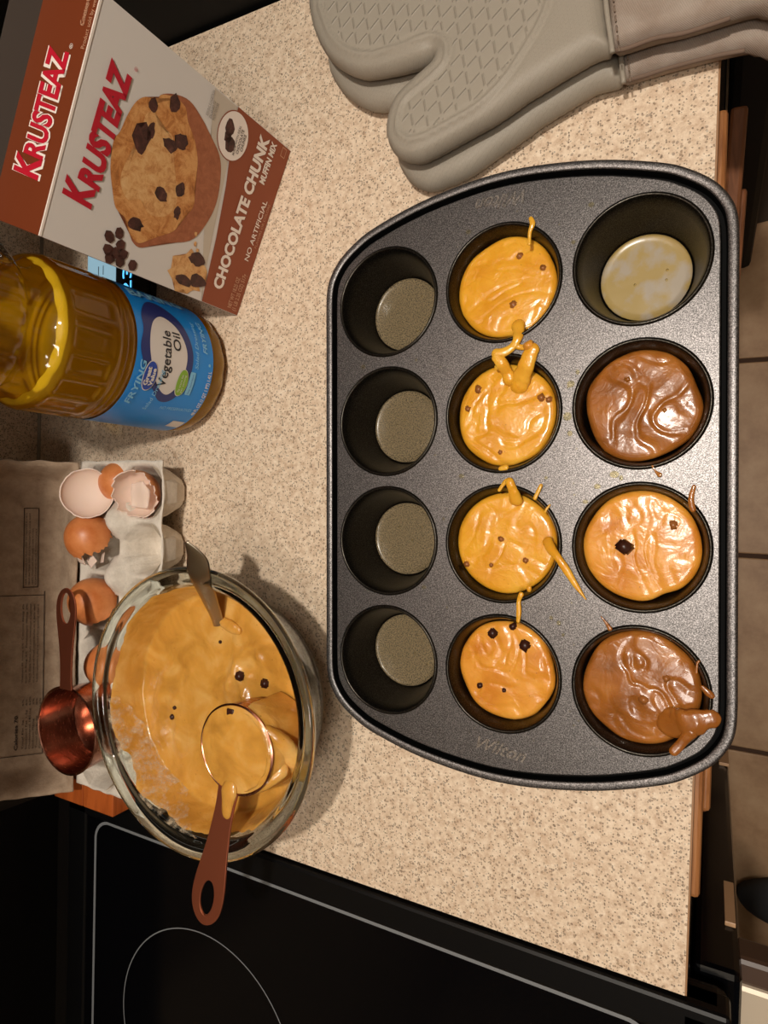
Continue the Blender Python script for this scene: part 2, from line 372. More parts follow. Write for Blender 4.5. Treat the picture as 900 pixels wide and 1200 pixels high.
def text(name, s, m, parent, P0, ux, uy, height, width=None, extr=.00015, bold=0.0, shear=0.0, align='LEFT', mapfn=None, lift=0.0003, res=3, spacing=1.0):
    """printed or raised lettering as a mesh. P0: baseline start, ux/uy: unit vectors. mapfn(u, v, w) -> point for curved surfaces"""
    cu = bpy.data.curves.new(name, 'FONT'); cu.body = s; cu.size = 1; cu.shear = shear; cu.offset = bold; cu.resolution_u = res; cu.align_x = align; cu.space_character = spacing
    to = bpy.data.objects.new('tmp', cu); col.objects.link(to); dg = bpy.context.evaluated_depsgraph_get()
    me = bpy.data.meshes.new_from_object(to.evaluated_get(dg)); bpy.data.objects.remove(to); bpy.data.curves.remove(cu)
    xs = [v.co.x for v in me.vertices]; w0 = max(xs)-min(xs); capH = .7
    sy = height/capH; sx = sy if width is None else width/w0
    x0 = min(xs) if align == 'LEFT' else (max(xs)+min(xs))/2
    V = []
    for v in me.vertices:
        u, vv = (v.co.x-x0)*sx, v.co.y*sy
        if mapfn: V.append(tuple(mapfn(u, vv, lift)))
        else:
            n = Vector(ux).cross(Vector(uy)); V.append(tuple(Vector(P0)+Vector(ux)*u+Vector(uy)*vv+n*lift))
    fs = [list(p.vertices) for p in me.polygons]; bpy.data.meshes.remove(me)
    if extr > .00025:
        n = Vector(ux).cross(Vector(uy)); k = len(V); V += [tuple(Vector(v)-n*extr) for v in V]
        ed = {}
        for f in fs:
            for a, b in zip(f, f[1:]+f[:1]): ed[(a, b)] = 1
        fs += [[a, a+k, b+k, b] for (a, b) in ed if (b, a) not in ed]
    return mk(name, V, fs, m, parent, smooth=False)

# ------------------------------------------------------------------ room
X_FRONT, X_WALL, Y_STOVE, Y_FRIDGE = -0.0035, -0.667, -0.316, 0.431
RX0, RX1, RY0, RY1 = -0.69, 1.75, -1.55, 1.75
def struct(name, vf, m, **k): return tag(mk(name, vf[0], vf[1], m, smooth=False, **k), kind='structure')
fl = bpy.data.objects.new('floor', None); col.objects.link(fl); fl.location = (0.5, 0, FLOOR_Z); tag(fl, kind='structure')
mk('grout_bed', *box(RX0, RX1, RY0, RY1, FLOOR_Z-.03, FLOOR_Z-.004), M['grout'], fl, smooth=False)
PT = .366; tv = box(-PT/2+.004, PT/2-.004, -PT/2+.004, PT/2-.004, -.009, 0, .0025)
tmesh = None
for i in range(6):
    for j in range(9):
        x = -.165+PT*i+PT/2-.03; y = -.089-PT*4+PT*j+PT/2
        if x+PT/2 > RX1 or y+PT/2 > RY1 or y-PT/2 < RY0: continue
        if tmesh is None: o = mk('tile', *tv, M['tile'], fl, smooth=False, loc=(x-.5, y, 0)); tmesh = o.data
        else: o = bpy.data.objects.new('tile', tmesh); col.objects.link(o); o.parent = fl; o.location = (x-.5, y, 0)
struct('ceiling', box(RX0-.05, RX1+.05, RY0-.05, RY1+.05, CEIL_Z, CEIL_Z+.05), M['ceil'])
struct('wall_back', box(RX0-.05, RX0, RY0, RY1, FLOOR_Z-.03, CEIL_Z), M['wall'])
struct('wall_front', box(RX1, RX1+.05, RY0, RY1, FLOOR_Z-.03, CEIL_Z), M['wall'])
struct('wall_left', box(RX0-.05, RX1+.05, RY0-.05, RY0, FLOOR_Z-.03, CEIL_Z), M['wall'])
struct('wall_right', box(RX0-.05, RX1+.05, RY1, RY1+.05, FLOOR_Z-.03, CEIL_Z), M['wall'])
# hanging lamp that carries the light (above the frame)
lt = thing('pendant_lamp', 'small pendant lamp hanging above the counter', 'lamp', (LAMP[0], LAMP[1], CEIL_Z))
mk('cord', *tube([(LAMP[0], LAMP[1], CEIL_Z-.001), (LAMP[0], LAMP[1], LAMP[2]+.09)], .003), M['black'], lt)
mk('socket', *lathe([(0, .10), (.016, .10), (.018, .045), (.012, .04), (0, .04)], 24, (LAMP[0], LAMP[1], LAMP[2])), M['black'], lt)
mk('canopy', *lathe([(0, 0), (.05, 0), (.05, -.012), (.03, -.02), (0, -.02)], 24, (LAMP[0], LAMP[1], CEIL_Z)), M['ceil'], lt)

fill_ring = thing('fill_light_ring', 'added ring round the unseen fill light above the counter front', 'lamp', (FILL_POS[0], FILL_POS[1], CEIL_Z))  # unseen ring added to house the fill disc
mk('rim', *lathe([(.16, 0), (.175, 0), (.175, -.028), (.16, -.028), (.16, 0)], 48, (FILL_POS[0], FILL_POS[1], CEIL_Z)), M['ceil'], fill_ring, sharp=40)
wc = thing('wall_cabinet', 'wooden wall cabinet above the back of the counter', 'cabinet', (-.5, .05, .45))
mk('carcass', *box(-.665, -.384, -.315, .43, .45, 1.20), M['wood_d'], wc, smooth=False)
for y0, y1 in ((-.313, .056), (.060, .428)): mk('door', *box(-.384, -.366, y0, y1, .452, 1.198, .003), M['wood_d'], wc, smooth=False)
# ------------------------------------------------------------------ counter, cabinet, fridge, stove
ct = thing('countertop', 'speckled beige laminate countertop holding the baking things', 'countertop', (-.33, .05, -.038))
mk('slab', *box(X_WALL, X_FRONT-.0012, Y_STOVE, Y_FRIDGE, -.038, 0), M['laminate'], ct, smooth=False)
mk('edge_strip', *box(X_FRONT-.0012, X_FRONT, Y_STOVE, Y_FRIDGE, -.038, -.0004), M['edge'], ct, smooth=False, label='thin brown edge strip')
mk('backsplash', *box(X_WALL-.02, X_WALL, Y_STOVE, Y_FRIDGE, 0, .1, .002), M['laminate'], ct, smooth=False)
mk('caulk_seam', *tube([(X_WALL+.0006, Y_STOVE+.002, .0006), (X_WALL+.0006, Y_FRIDGE-.002, .0006)], .0022, 8), M['caulk'], ct)

cb = thing('base_cabinet', 'wooden base cabinet under the countertop front edge', 'cabinet', (-.3, .05, FLOOR_Z))
mk('carcass', *box(-.60, -.03, Y_STOVE+.003, Y_FRIDGE-.003, FLOOR_Z+.001, -.039), M['wood_d'], cb, smooth=False)
def panel_front(name, y0, y1, z0, z1, x0, m, ang=0, hinge=None):
    vf = join(box(x0, x0+.014, y0, y1, z0, z1, .003), box(x0+.012, x0+.019, y0+.05, y1-.05, z0+.05 if z1-z0 > .2 else z0+.03, z1-.05 if z1-z0 > .2 else z1-.03, .003))
    if ang: vf = xf(vf, Matrix.Translation((x0, hinge, 0)) @ Matrix.Rotation(ang, 4, 'Z') @ Matrix.Translation((-x0, -hinge, 0)))
    return mk(name, vf[0], vf[1], m, cb, smooth=False)
o = panel_front('drawer_front', -.277, .275, -.172, -.046, -.012, M['wood'])
mk('drawer_box', *box(-.40, -.012, -.25, .25, -.16, -.06), M['wood_d'], cb, smooth=False)
panel_front('door', -.275, .036, -.86, -.185, -.008, M['wood_d'])
panel_front('door', .042, .352, -.86, -.185, -.008, M['wood_d'], -math.radians(2.2), .042)

fr = thing('refrigerator', 'black refrigerator standing beside the far end of the counter', 'refrigerator', (-.33, .8, FLOOR_Z))
mk('body', *box(-.66, .0, Y_FRIDGE+.004, 1.2, FLOOR_Z+.02, .82, .006), M['fridge'], fr, smooth=False)
mk('door', *box(.004, .05, Y_FRIDGE+.006, 1.2, FLOOR_Z+.03, .25, .01), M['fridge'], fr, smooth=False)
mk('door', *box(.004, .05, Y_FRIDGE+.006, 1.2, .26, .81, .01), M['fridge'], fr, smooth=False)
for z in ((-.35, .2), (.32, .7)): mk('handle', *tube([(.05, 1.12, z[0]), (.09, 1.12, z[0]+.02), (.09, 1.12, z[1]-.02), (.05, 1.12, z[1])], .01), M['black'], fr)
for x in (-.6, -.05):
    for y in (.5, 1.13): mk('foot', *box(x-.02, x+.02, y-.02, y+.02, FLOOR_Z, FLOOR_Z+.02), M['black'], fr, smooth=False)

st = thing('stove', 'black glass-top electric stove beside the counter', 'stove', (-.3, -.7, FLOOR_Z))
YS = Y_STOVE-.003; YE = YS-.76
mk('body', *box(-.60, -.002, YE, YS, FLOOR_Z+.002, -.02, .004), M['black'], st, smooth=False)
mk('cooktop_frame', *join(box(-.605, .022, YS-.024, YS, -.02, .003, .003), box(-.605, .022, YE, YE+.024, -.02, .003, .003), box(-.605, -.575, YE, YS, -.02, .003, .003), box(-.012, .022, YE, YS, -.03, .003, .008)), M['black'], st, smooth=False)
mk('cooktop_glass', *box(-.58, -.008, YE+.02, YS-.02, -.02, .0015, .0008), M['blackglass'], st, smooth=False)
def ringpath(pts, w, z, name, m, parent, closed=True):
    n = len(pts); V = []
    for i in range(n):
        a, b = Vector((*pts[i-1], 0)), Vector((*pts[(i+1) % n], 0)); t = (b-a).normalized(); nn = Vector((-t.y, t.x, 0)); p = Vector((*pts[i], z))
        V += [tuple(p+nn*w/2), tuple(p-nn*w/2)]
    return mk(name, V, [[2*i, 2*i+1, 2*((i+1) % n)+1, 2*((i+1) % n)] for i in range(n)], m, parent, smooth=False)
def rrect(x0, x1, y0, y1, r, n=10):
    out = []
    for cx, cy, a in ((x1-r, y1-r, 0), (x0+r, y1-r, PI/2), (x0+r, y0+r, PI), (x1-r, y0+r, 1.5*PI)):
        out += [(cx+r*math.cos(a+PI/2*k/n), cy+r*math.sin(a+PI/2*k/n)) for k in range(n+1)]
    return out
ringpath(rrect(-.562, -.02, YE+.03, -.3435, .02), .003, .0019, 'border_line', M['line'], st)
for cx, cy, r in ((-.41, -.52, .106), (-.17, -.53, .09), (-.41, -.87, .09), (-.17, -.87, .106)):
    ringpath(circ(cx, cy, r, 96), .0011, .0019, 'burner_ring', M['line'], st)
bgv = [(-.602, 0), (-.608, .012), (-.612, .05), (-.625, .15), (-.64, .17), (-.665, .17), (-.665, -.02), (-.60, -.02)]
V = [(x, y, z) for y in (YE, YS) for x, z in bgv]; n = len(bgv)
mk('backguard', V, [[i, (i+1) % n, n+(i+1) % n, n+i] for i in range(n)]+[list(range(n))[::-1], list(range(n, 2*n))], M['black'], st, smooth=False)
mk('oven_door', *box(-.001, .030, YE+.004, YS-.002, -.72, -.045, .005), M['blackglass'], st, smooth=False)
mk('storage_drawer', *box(-.001, .028, YE+.004, YS-.002, -.90, -.725, .005), M['black'], st, smooth=False)
mk('door_trim', *box(.0200, .0275, YS-.002, YS+.0015, -.160, -.100, .0005), M['trim'], st, smooth=False, label='tan metal trim strip')
mk('door_trim', *box(.0195, .0305, YS-.002, YS+.002, -.56, -.44, .0005), M['trim'], st, smooth=False, label='tan metal trim strip')
zb = -.07
mk('handle_bracket', *box(.024, .052, YS-.026, YS-.006, zb-.03, zb-.002, .004), M['bracket'], st, smooth=False, label='dark brown handle end bracket')
hd = mk('handle', *box(.026, .058, YE+.06, YS-.024, zb-.03, zb, .004), M['handle'], st, smooth=False, label='pale grey flat door handle')
mk('bevel_strip', *box(.050, .060, YE+.06, YS-.030, zb-.024, zb-.003, .004), M['handle'], hd, smooth=False)

# dark sheet laid in for the shade on the floor tiles
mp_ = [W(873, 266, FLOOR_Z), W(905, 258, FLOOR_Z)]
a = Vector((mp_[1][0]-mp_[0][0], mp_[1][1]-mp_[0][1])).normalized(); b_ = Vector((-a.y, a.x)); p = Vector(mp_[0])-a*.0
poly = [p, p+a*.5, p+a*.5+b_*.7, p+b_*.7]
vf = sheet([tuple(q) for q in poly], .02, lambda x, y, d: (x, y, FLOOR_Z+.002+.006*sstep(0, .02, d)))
tag(mk('floor_shade_sheet', *vf, M['mat']), 'dark brown sheet in place of floor shade by the cabinet door', 'mat')  # no real mat: sheet added to stand for shade on the tiles

# ------------------------------------------------------------------ muffin pan
PANC = (-0.1252, 0.0156); PYAW = math.radians(1.68); PITX, PITY = .0862, .08734; DECK = .037
pc, ps = math.cos(PYAW), math.sin(PYAW)
def pan2w(x, y, z=0): return (PANC[0]+x*pc-y*ps, PANC[1]+x*ps+y*pc, z)
pan = thing('muffin_pan', 'dark grey nonstick twelve-cup muffin pan on the beige counter', 'muffin pan', (PANC[0], PANC[1], 0)); pan.rotation_euler = (0, 0, PYAW)
class PanLocal: pass
def pmk(name, vf, m, parent=pan, **k):   # verts in pan-local space
    return mk(name, vf[0], vf[1], m, parent, loc=(0, 0, 0), **k)
half = [(.1385, 0), (.1385, .03), (.1385, .06), (.1385, .09), (.1385, .115), (.1385, .134), (.1375, .148), (.134, .158), (.126, .169), (.113, .179), (.098, .1865), (.065, .1965), (.03, .2025)]
outl = half+[(0, .2045)]+[(-x, y) for x, y in half[::-1]]
outl = outl+[(x, -y) for x, y in outl[1:-1][::-1]]
outl = smoothpath(outl, 300, True)
def offs(poly, d):
    P = np.array(poly); t = np.roll(P, -1, 0)-np.roll(P, 1, 0); t /= np.linalg.norm(t, axis=1)[:, None]
    n = np.stack([-t[:, 1], t[:, 0]], 1)
    area = 0.5*np.sum(P[:, 0]*np.roll(P[:, 1], -1)-np.roll(P[:, 0], -1)*P[:, 1])
    if area < 0: n = -n
    return P+n*d
prof = [(.0030, -.0040), (.0008, -.0046), (-.0004, -.0030), (-.0003, -.0002), (.0004, .0010), (.0014, .0014), (.0048, .0012), (.0055, .0006), (.0058, -.0045), (.0062, -.0060), (.0084, -.0060), (.0088, -.0045), (.0092, -.0004), (.0098, 0.0)]
V = []; nO = len(outl)
for d, z in prof: V += [(x, y, DECK+z) for x, y in offs(outl, d)]
Fc = [[k*nO+i, k*nO+(i+1) % nO, (k+1)*nO+(i+1) % nO, (k+1)*nO+i] for k in range(len(prof)-1) for i in range(nO)]
gi = [2 if k in (7, 8, 9, 10, 11) else 0 for k in range(len(prof)-1) for i in range(nO)]
pmk('rim', (V, Fc), [M['pan'], M['pan'], M['groove']], mi=gi, sharp=50)
# deck with twelve holes
cups = [((i-1)*PITX, (1.5-j)*PITY) for i in range(3) for j in range(4)]
bm = bmesh.new(); edges = []
def loop(pts):
    vs = [bm.verts.new((x, y, DECK)) for x, y in pts]
    for a, b in zip(vs, vs[1:]+vs[:1]): edges.append(bm.edges.new((a, b)))
loop(offs(outl, .0098)[::2])
for x, y in cups: loop(circ(x, y, .0402, 64))
bmesh.ops.triangle_fill(bm, use_beauty=True, edges=edges)
bmesh.ops.recalc_face_normals(bm, faces=bm.faces[:])
bm.verts.index_update(); V = [tuple(v.co) for v in bm.verts]; Fc = [[v.index for v in f.verts] for f in bm.faces]
if sum((Vector(V[f[1]])-Vector(V[f[0]])).cross(Vector(V[f[2]])-Vector(V[f[0]])).z for f in Fc) < 0: Fc = [f[::-1] for f in Fc]
bm.free(); pmk('deck', (V, Fc), M['pan'], smooth=False)
CUPP = [(.0402, .037), (.0398, .0374), (.0392, .0381), (.0384, .0382), (.0378, .0376), (.0374, .0366), (.0366, .0352), (.0352, .028), (.0320, .014), (.0288, .0032), (.0280, .0014), (.0268, .0008), (.02, .0006), (0, .0006)]
def cup_r(z):
    pr = [(.0008, .0268), (.0032, .0288), (.014, .0320), (.028, .0352), (.0352, .0366), (.037, .0374)]
    return float(np.interp(z, [p[0] for p in pr], [p[1] for p in pr]))
cv = lathe(CUPP, 64); cmesh = None
for x, y in cups:
    if cmesh is None: o = mk('cup', cv[0], [f[::-1] for f in cv[1]], M['cup'], pan, loc=(x, y, 0), sharp=60); cmesh = o.data
    else: o = bpy.data.objects.new('cup', cmesh); col.objects.link(o); o.parent = pan; o.location = (x, y, 0)
def ptext(name, P0, ang, w, h):
    ux = Vector((math.cos(ang), math.sin(ang), 0)); uy = Vector((-math.sin(ang), math.cos(ang), 0)); n0 = len(bpy.data.objects)
    o = text(name, 'Wilton', M['emb'], None, (*P0, DECK), ux, uy, h, w, extr=.0016, bold=.012, shear=.45, lift=.0014)
    o.parent = pan; o.location = (0, 0, 0); return o
ptext('embossed_lettering', (-.0170, -.1835), -.13, .034, .0085)
ptext('embossed_lettering', (.0155, .1890), PI-.02, .034, .0085)

# ------------------------------------------------------------------ oil in five cups, batter in seven
olabels = {0: 'thin oil film in the empty left-column cup nearest the oven mitts', 1: 'thin oil film in the second left-column cup below the corner cup nearest the mitts',
           2: 'thin oil film in the third left-column cup down from the mitts', 3: 'thin oil film in the left-column cup beside the glass bowl rim', 8: 'cloudy oil film in the empty corner cup at the counter edge'}
for idx in (0, 1, 2, 3, 8):
    x, y = cups[idx]; wx, wy, _ = pan2w(x, y)
    P = [(0, .0019)]+[(r, .0019) for r in (.008, .016, .023, .0268)]+[(.0276, .0025), (.0278, .0030)]
    V, Fc = lathe(P[::-1], 48)
    V = [(vx, vy, vz+.0002*ns(vx*150, vy*150, idx)) for vx, vy, vz in V]
    o = mk('oil_puddle', V, [f[::-1] for f in Fc], M['oil_p'] if idx == 8 else M['oil_c'], loc=(wx, wy, 0)); tag(o, olabels[idx], 'oil', 'oil films in the empty cups')
    for k in range(3):
        rr = random.Random(idx*7+k); a = rr.uniform(0, 6.28); q = rr.uniform(.004, .02)
        mk('bubble', *lathe([(0, .001), (.0007, .0007), (.001, 0)], 12, (q*math.cos(a), q*math.sin(a), .0019)), M['oil'], o, loc=(0, 0, 0))

def batter_cup(idx, level, m, seed, label, amp=.0016, edge=.0015, dome=.001, bulge=()):
    x, y = cups[idx]; wx, wy, _ = pan2w(x, y)
    root = thing('muffin_batter', label, 'batter', (wx, wy, .002), 'muffin batter portions in the pan cups')
    nr, na = 34, 110; R0 = cup_r(level)-.0006; V = [(0, 0, 0)]; Fc = []
    def hgt(px, py):
        q = Vector((px*30+seed*3.1, py*30, seed)); wv = nvec(q*.9)*1.5
        a = noise.noise(q+wv); b = min(1, abs(noise.noise(q*1.3+wv*1.4+Vector((5, 2, 1))))*5.5)
        return amp*(a*.8+b*.75-.3)
    for k in range(na):
        a = 2*PI*k/na; R = R0-edge*max(0, .35+1.2*ns(math.cos(a)*1.4+seed, math.sin(a)*1.4))
        for (ba, bw, bd) in bulge: R -= bd*math.exp(-((math.atan2(math.sin(a-ba), math.cos(a-ba)))/bw)**2)
        for j in range(1, nr+1):
            t = j/nr; r = R*min(1, t*1.03) if t < .97 else R
            px, py = r*math.cos(a), r*math.sin(a)
            z = level+dome*(1-t*t)+hgt(px, py)*sstep(1.02, .85, t)
            if t > .86: z -= .0030*((t-.86)/.14)**2.2
            if j == nr: z -= .0035; px *= .995; py *= .995
            V.append((px, py, z-.002))
    V[0] = (0, 0, level+dome+hgt(0, 0)-.002)
    for k in range(na):
        l = (k+1) % na; Fc.append([0, 1+k*nr, 1+l*nr])
        for j in range(nr-1): Fc.append([1+k*nr+j, 1+k*nr+j+1, 1+l*nr+j+1, 1+l*nr+j])
    # underside inside the cup
    base = len(V); lv = [.02, .01, .003]
    for k in range(na):
        a = 2*PI*k/na
        for z in lv: rr = cup_r(z)-.0012; V.append((rr*math.cos(a), rr*math.sin(a), z-.002))
    V.append((0, 0, .0003+.001))
    for k in range(na):
        l = (k+1) % na; e0, e1 = 1+k*nr+nr-1, 1+l*nr+nr-1
        Fc.append([e0, base+k*3, base+l*3, e1])
        for j in range(2): Fc.append([base+k*3+j, base+k*3+j+1, base+l*3+j+1, base+l*3+j])
        Fc.append([base+k*3+2, len(V)-1, base+l*3+2])
    mk('batter_body', V, Fc, m, root, loc=(0, 0, 0))
    root['hf'] = level
    return root, (wx, wy), (lambda px, py: level+dome*(1-min(1, (px*px+py*py)/R0**2))+hgt(px, py))
def chunk(root, c, f, px, py, size, seed, sink=.5, m=None):
    """px, py: photo pixels of the chunk"""
    w_ = W(px, py, .030); lx, ly = w_[0]-c[0], w_[1]-c[1]
    bm = bmesh.new(); bmesh.ops.create_cube(bm, size=size); r = random.Random(seed)
    for v in bm.verts: v.co += Vector((r.uniform(-1, 1), r.uniform(-1, 1), r.uniform(-1, 1)))*size*.13
    bmesh.ops.bevel(bm, geom=bm.edges[:], offset=size*.16, segments=2, affect='EDGES'); bm.verts.index_update()
    Mx = Matrix.Rotation(r.uniform(0, 3), 3, 'Z') @ Matrix.Rotation(r.uniform(-.3, .3), 3, 'X')
    z = f(lx, ly)+size*(.5-sink)
    V = [tuple(Mx @ v.co+Vector((lx, ly, z-.002))) for v in bm.verts]; Fc = [[v.index for v in q.verts] for q in bm.faces]; bm.free()
    mk('chocolate_chunk', V, Fc, m or (M['choc'] if sink < .65 else M['choc_c']), root, loc=(0, 0, 0))
def taper(sp):
    L_ = [0]
    for a, b in zip(sp, sp[1:]): L_.append(L_[-1]+math.dist(a[:3], b[:3]))
    out = []
    for p, l in zip(sp, L_):
        d = min(l, L_[-1]-l)/max(p[3], 1e-5); out.append(max(1e-4, p[3]*math.sqrt(max(.02, 1-(1-min(d, 1))**2))))
    return out
mm = .001
def drip(root, pix, rad, m, z0=.0385, zend=None, flat=.6, name='batter_drip'):
    """streak of batter along photo pixels, lying on the pan deck"""
    n = len(pix); pts = []
    for i, q_ in enumerate(pix):
        x, y = q_[:2]; z = q_[2]*mm if len(q_) > 2 else z0
        r = rad[i]; w_ = W(x, y, z+r*flat*.5); pts.append((w_[0], w_[1], z+r*flat*.55, r))
    sp = smoothpath(pts, 12*(n-1))
    sp = [(p[0], p[1], p[2]+.0002*ns(p[0]*300, p[1]*300), max(p[3], .0003)*(1+.15*ns(p[0]*200, p[1]*200, 3))) for p in sp]
    vf = tube([p[:3] for p in sp], taper(sp), 14, flat)
    return mk(name, *vf, m, root)

G, B, T = M['batter'], M['batter_b'], M['batter_m']
mm = .001
r, c, f = batter_cup(4, .0275, G, 1, 'golden batter in the middle-column cup nearest the oven mitts', .0007, .0012)
for p, s in (((608, 299), 4.5), ((636, 313), 4), ((601, 356), 5)): chunk(r, c, f, *p, s*mm, p[0], .8, G if False else None)
drip(r, [(620, 288), (621, 272), (624, 262), (621, 254)], [1.2*mm, 1.3*mm, 1.8*mm, 1.2*mm], G)
drip(r, [(606, 376, 28), (608, 388, 33), (606, 398, 37.5), (600, 407, 37.5), (590, 413, 37.5), (576, 416, 37.5)], [5*mm, 4.4*mm, 3.0*mm, 2.8*mm, 3.2*mm, 4.2*mm], G, .0385)
r, c, f = batter_cup(5, .0285, G, 2, 'golden batter in the second middle-column cup, spilling toward the first', .0010, .0012)
for p, s in (((560, 456), 5), ((548, 479), 4), ((634, 466), 5), ((643, 468), 4), ((586, 530), 3), ((612, 444), 3)): chunk(r, c, f, *p, s*mm, p[0], .75)
drip(r, [(606, 462, 26.5), (610, 446, 29), (616, 430, 35), (621, 416, 37), (627, 402, 37)], [7*mm, 6.6*mm, 5.8*mm, 5.2*mm, 5.4*mm], G, .036, flat=.5, name='batter_blob')
drip(r, [(600, 452, 28), (595, 438, 31), (588, 426, 36.5), (579, 414, 37.5)], [5*mm, 4.4*mm, 3.8*mm, 4*mm], G, .037)
drip(r, [(602, 404), (612, 407), (626, 403)], [2.4*mm, 1.8*mm, 3.4*mm], G, .0375)
drip(r, [(581, 433), (584, 428)], [2.4*mm, 2.0*mm], G, .036)
chunk(r, c, lambda a, b: .0405, 624, 409, 6*mm, 5, .75, M['batter_m'])
drip(r, [(584, 550), (596, 547)], [1.6*mm, 1.9*mm], G, .037)
r, c, f = batter_cup(6, .0285, G, 3, 'bright golden batter in the third middle-column cup with a long side drip', .0008, .0010)
for p, s in (((588, 632), 4), ((547, 661), 4), ((575, 662), 3), ((615, 657), 4)): chunk(r, c, f, *p, s*mm, p[0], .75)
drip(r, [(606, 592, 28.5), (603, 580, 34), (599, 569, 38), (595, 560, 38)], [5.2*mm, 4*mm, 3*mm, 2.8*mm], G)
drip(r, [(584, 576), (591, 566), (596, 562)], [1.1*mm, 1.4*mm, 1.8*mm], G)
drip(r, [(626, 586), (631, 575), (635, 567)], [1.2*mm, 1.3*mm, 1.2*mm], G)
drip(r, [(638, 601), (641, 596), (645, 591)], [.7*mm, .8*mm, .6*mm], G)
drip(r, [(640, 630, 29), (646, 643, 35), (655, 655), (665, 670), (675, 686), (687, 703)], [4*mm, 3.4*mm, 2.4*mm, 2.6*mm, 1.8*mm, .3*mm], G)
drip(r, [(620, 686), (620, 694)], [2*mm, 1.4*mm], G)
r, c, f = batter_cup(7, .0265, T, 4, 'amber batter in the middle-column cup nearest the bowl, chunk showing', .0011, .0018)
for p, s in (((576, 743), 6), ((614, 757), 7), ((600, 735), 5), ((561, 804), 4), ((590, 810), 3)): chunk(r, c, f, *p, s*mm, p[0], .62)
drip(r, [(612, 694), (608, 704), (608, 716), (607, 730)], [1.8*mm, 1.4*mm, 1.7*mm, 1.2*mm], G)
r, c, f = batter_cup(9, .0285, B, 5, 'brown swirled batter in the right-column cup below the corner oil cup', .0015, .0022, .002)
for p, s in (((735, 444), 4), ((779, 481), 4)): chunk(r, c, f, *p, s*mm, p[0], .9, B)
drip(r, [(764, 545), (768, 552), (775, 558)], [.6*mm, .6*mm, 2.0*mm], B)
r, c, f = batter_cup(10, .0285, T, 6, 'golden tan batter with a dark chocolate chunk in a right-column cup', .0006, .0012, bulge=((-1.1, .25, .003),))
chunk(r, c, f, 733, 641, 8*mm, 3, .35); chunk(r, c, f, 789, 615, 6*mm, 8, .85)
drip(r, [(813, 600), (810, 588), (811, 578), (814, 568)], [1.6*mm, 1.8*mm, 1.4*mm, 1.2*mm], B)
r, c, f = batter_cup(11, .0300, B, 7, 'brown batter in the right-column corner cup, running over onto the rim', .0014, .0014, .002)
for p, s in (((755, 819), 5), ((781, 794), 4)): chunk(r, c, f, *p, s*mm, p[0], .7)
drip(r, [(770, 836, 27), (788, 846, 30), (806, 848, 35), (822, 844, 36), (834, 842, 36), (845, 841, 36)], [9*mm, 9.5*mm, 8.5*mm, 6.6*mm, 5.6*mm, 5*mm], B, .036, flat=.4, name='batter_spill')
drip(r, [(814, 852, 36), (804, 864, 36.5), (796, 874, 37), (786, 884, 37.5)], [5*mm, 3.4*mm, 2.6*mm, 3.2*mm], B, .0365)
drip(r, [(821, 803), (830, 812), (837, 818)], [.9*mm, 2.0*mm, 1.6*mm], B)
drip(r, [(816, 790), (817, 778), (820, 774)], [.8*mm, .6*mm, .7*mm], B)
drip(r, [(716, 739), (711, 731), (704, 722)], [1.8*mm, .9*mm, .3*mm], B)
# oil droplets and smears on the deck
bmv = ([], []); rr = random.Random(5)
spots = [(677, 436, 3), (669, 450, 4), (662, 468, 4), (665, 488, 5), (668, 508, 3.4), (541, 558, 3), (720, 556, 4), (728, 560, 3), (690, 434, 3), (549, 272, 3), (520, 608, 2), (705, 575, 4), (686, 588, 2.4), (700, 570, 3), (655, 730, 3), (646, 724, 2.6), (660, 744, 2.2), (437, 690, 2.4), (497, 688, 2.6), (488, 422, 2), (693, 240, 3), (672, 284, 2.5), (426, 430, 3), (835, 800, 3), (640, 560, 2), (603, 690, 2)]
for i in range(90): spots.append((rr.uniform(505, 680), rr.uniform(240, 870), rr.uniform(.5, 1.3)))
for px, py, s in spots:
    w_ = W(px, py, DECK); lx, ly = (w_[0]-PANC[0])*pc+(w_[1]-PANC[1])*ps, -(w_[0]-PANC[0])*ps+(w_[1]-PANC[1])*pc
    if any(math.hypot(lx-x, ly-y) < .041+s*.0004 for x, y in cups): continue
    rad = s*.55*mm; v, fc = lathe([(0, rad*.35), (rad*.5, rad*.3), (rad*.85, rad*.15), (rad, 0)], 12)
    sx = rr.uniform(.7, 1.4); bmv = join(bmv, ([(w_[0]+x*sx, w_[1]+y, DECK+.0004+z) for x, y, z in v], [f_[::-1] for f_ in fc]))
tag(mk('oil_droplets', *bmv, M['oil']), 'tiny oil droplets scattered on the flat top of the muffin pan', 'oil', kind='stuff')

# ------------------------------------------------------------------ glass bowl with batter
BC = (-.3512, -.169); BZ = .085; BR = .1128
outer = [(0, 0), (.046, 0), (.053, .0015), (.064, .006), (.0790, .020), (.0860, .032), (.0910, .045), (.0960, .060), (.1005, .073), (.1030, .0775), (.1080, .0785), (.1118, .0805), (.1130, .0835), (.1122, .0860), (.1095, .0868), (.1030, .0862), (.0990, .0835), (.0955, .0760)]
inner = [(.0915, .060), (.0865, .045), (.0815, .033), (.0740, .0215), (.060, .009), (.044, .0055), (0, .005)]
prof = outer+inner
pr = smoothpath([p for p in prof[1:-1]], 90); pr = [(0, 0)]+[tuple(p) for p in pr]+[(0, .005)]
bowl = thing('glass_bowl', 'clear glass mixing bowl of batter by the stove', 'bowl', (BC[0], BC[1], 0))
mk('bowl_body', *lathe(pr, 128, (BC[0], BC[1], .0005)), M['glass'], bowl)
def bowl_in(r):   # inner wall height at radius r
    R_ = [0, .044, .060, .0740, .0815, .0865, .0915, .0955, .099, .103]; Z_ = [.0055, .006, .0095, .022, .0335, .0455, .0605, .0765, .084, .0867]
    return float(np.interp(r, R_, Z_))
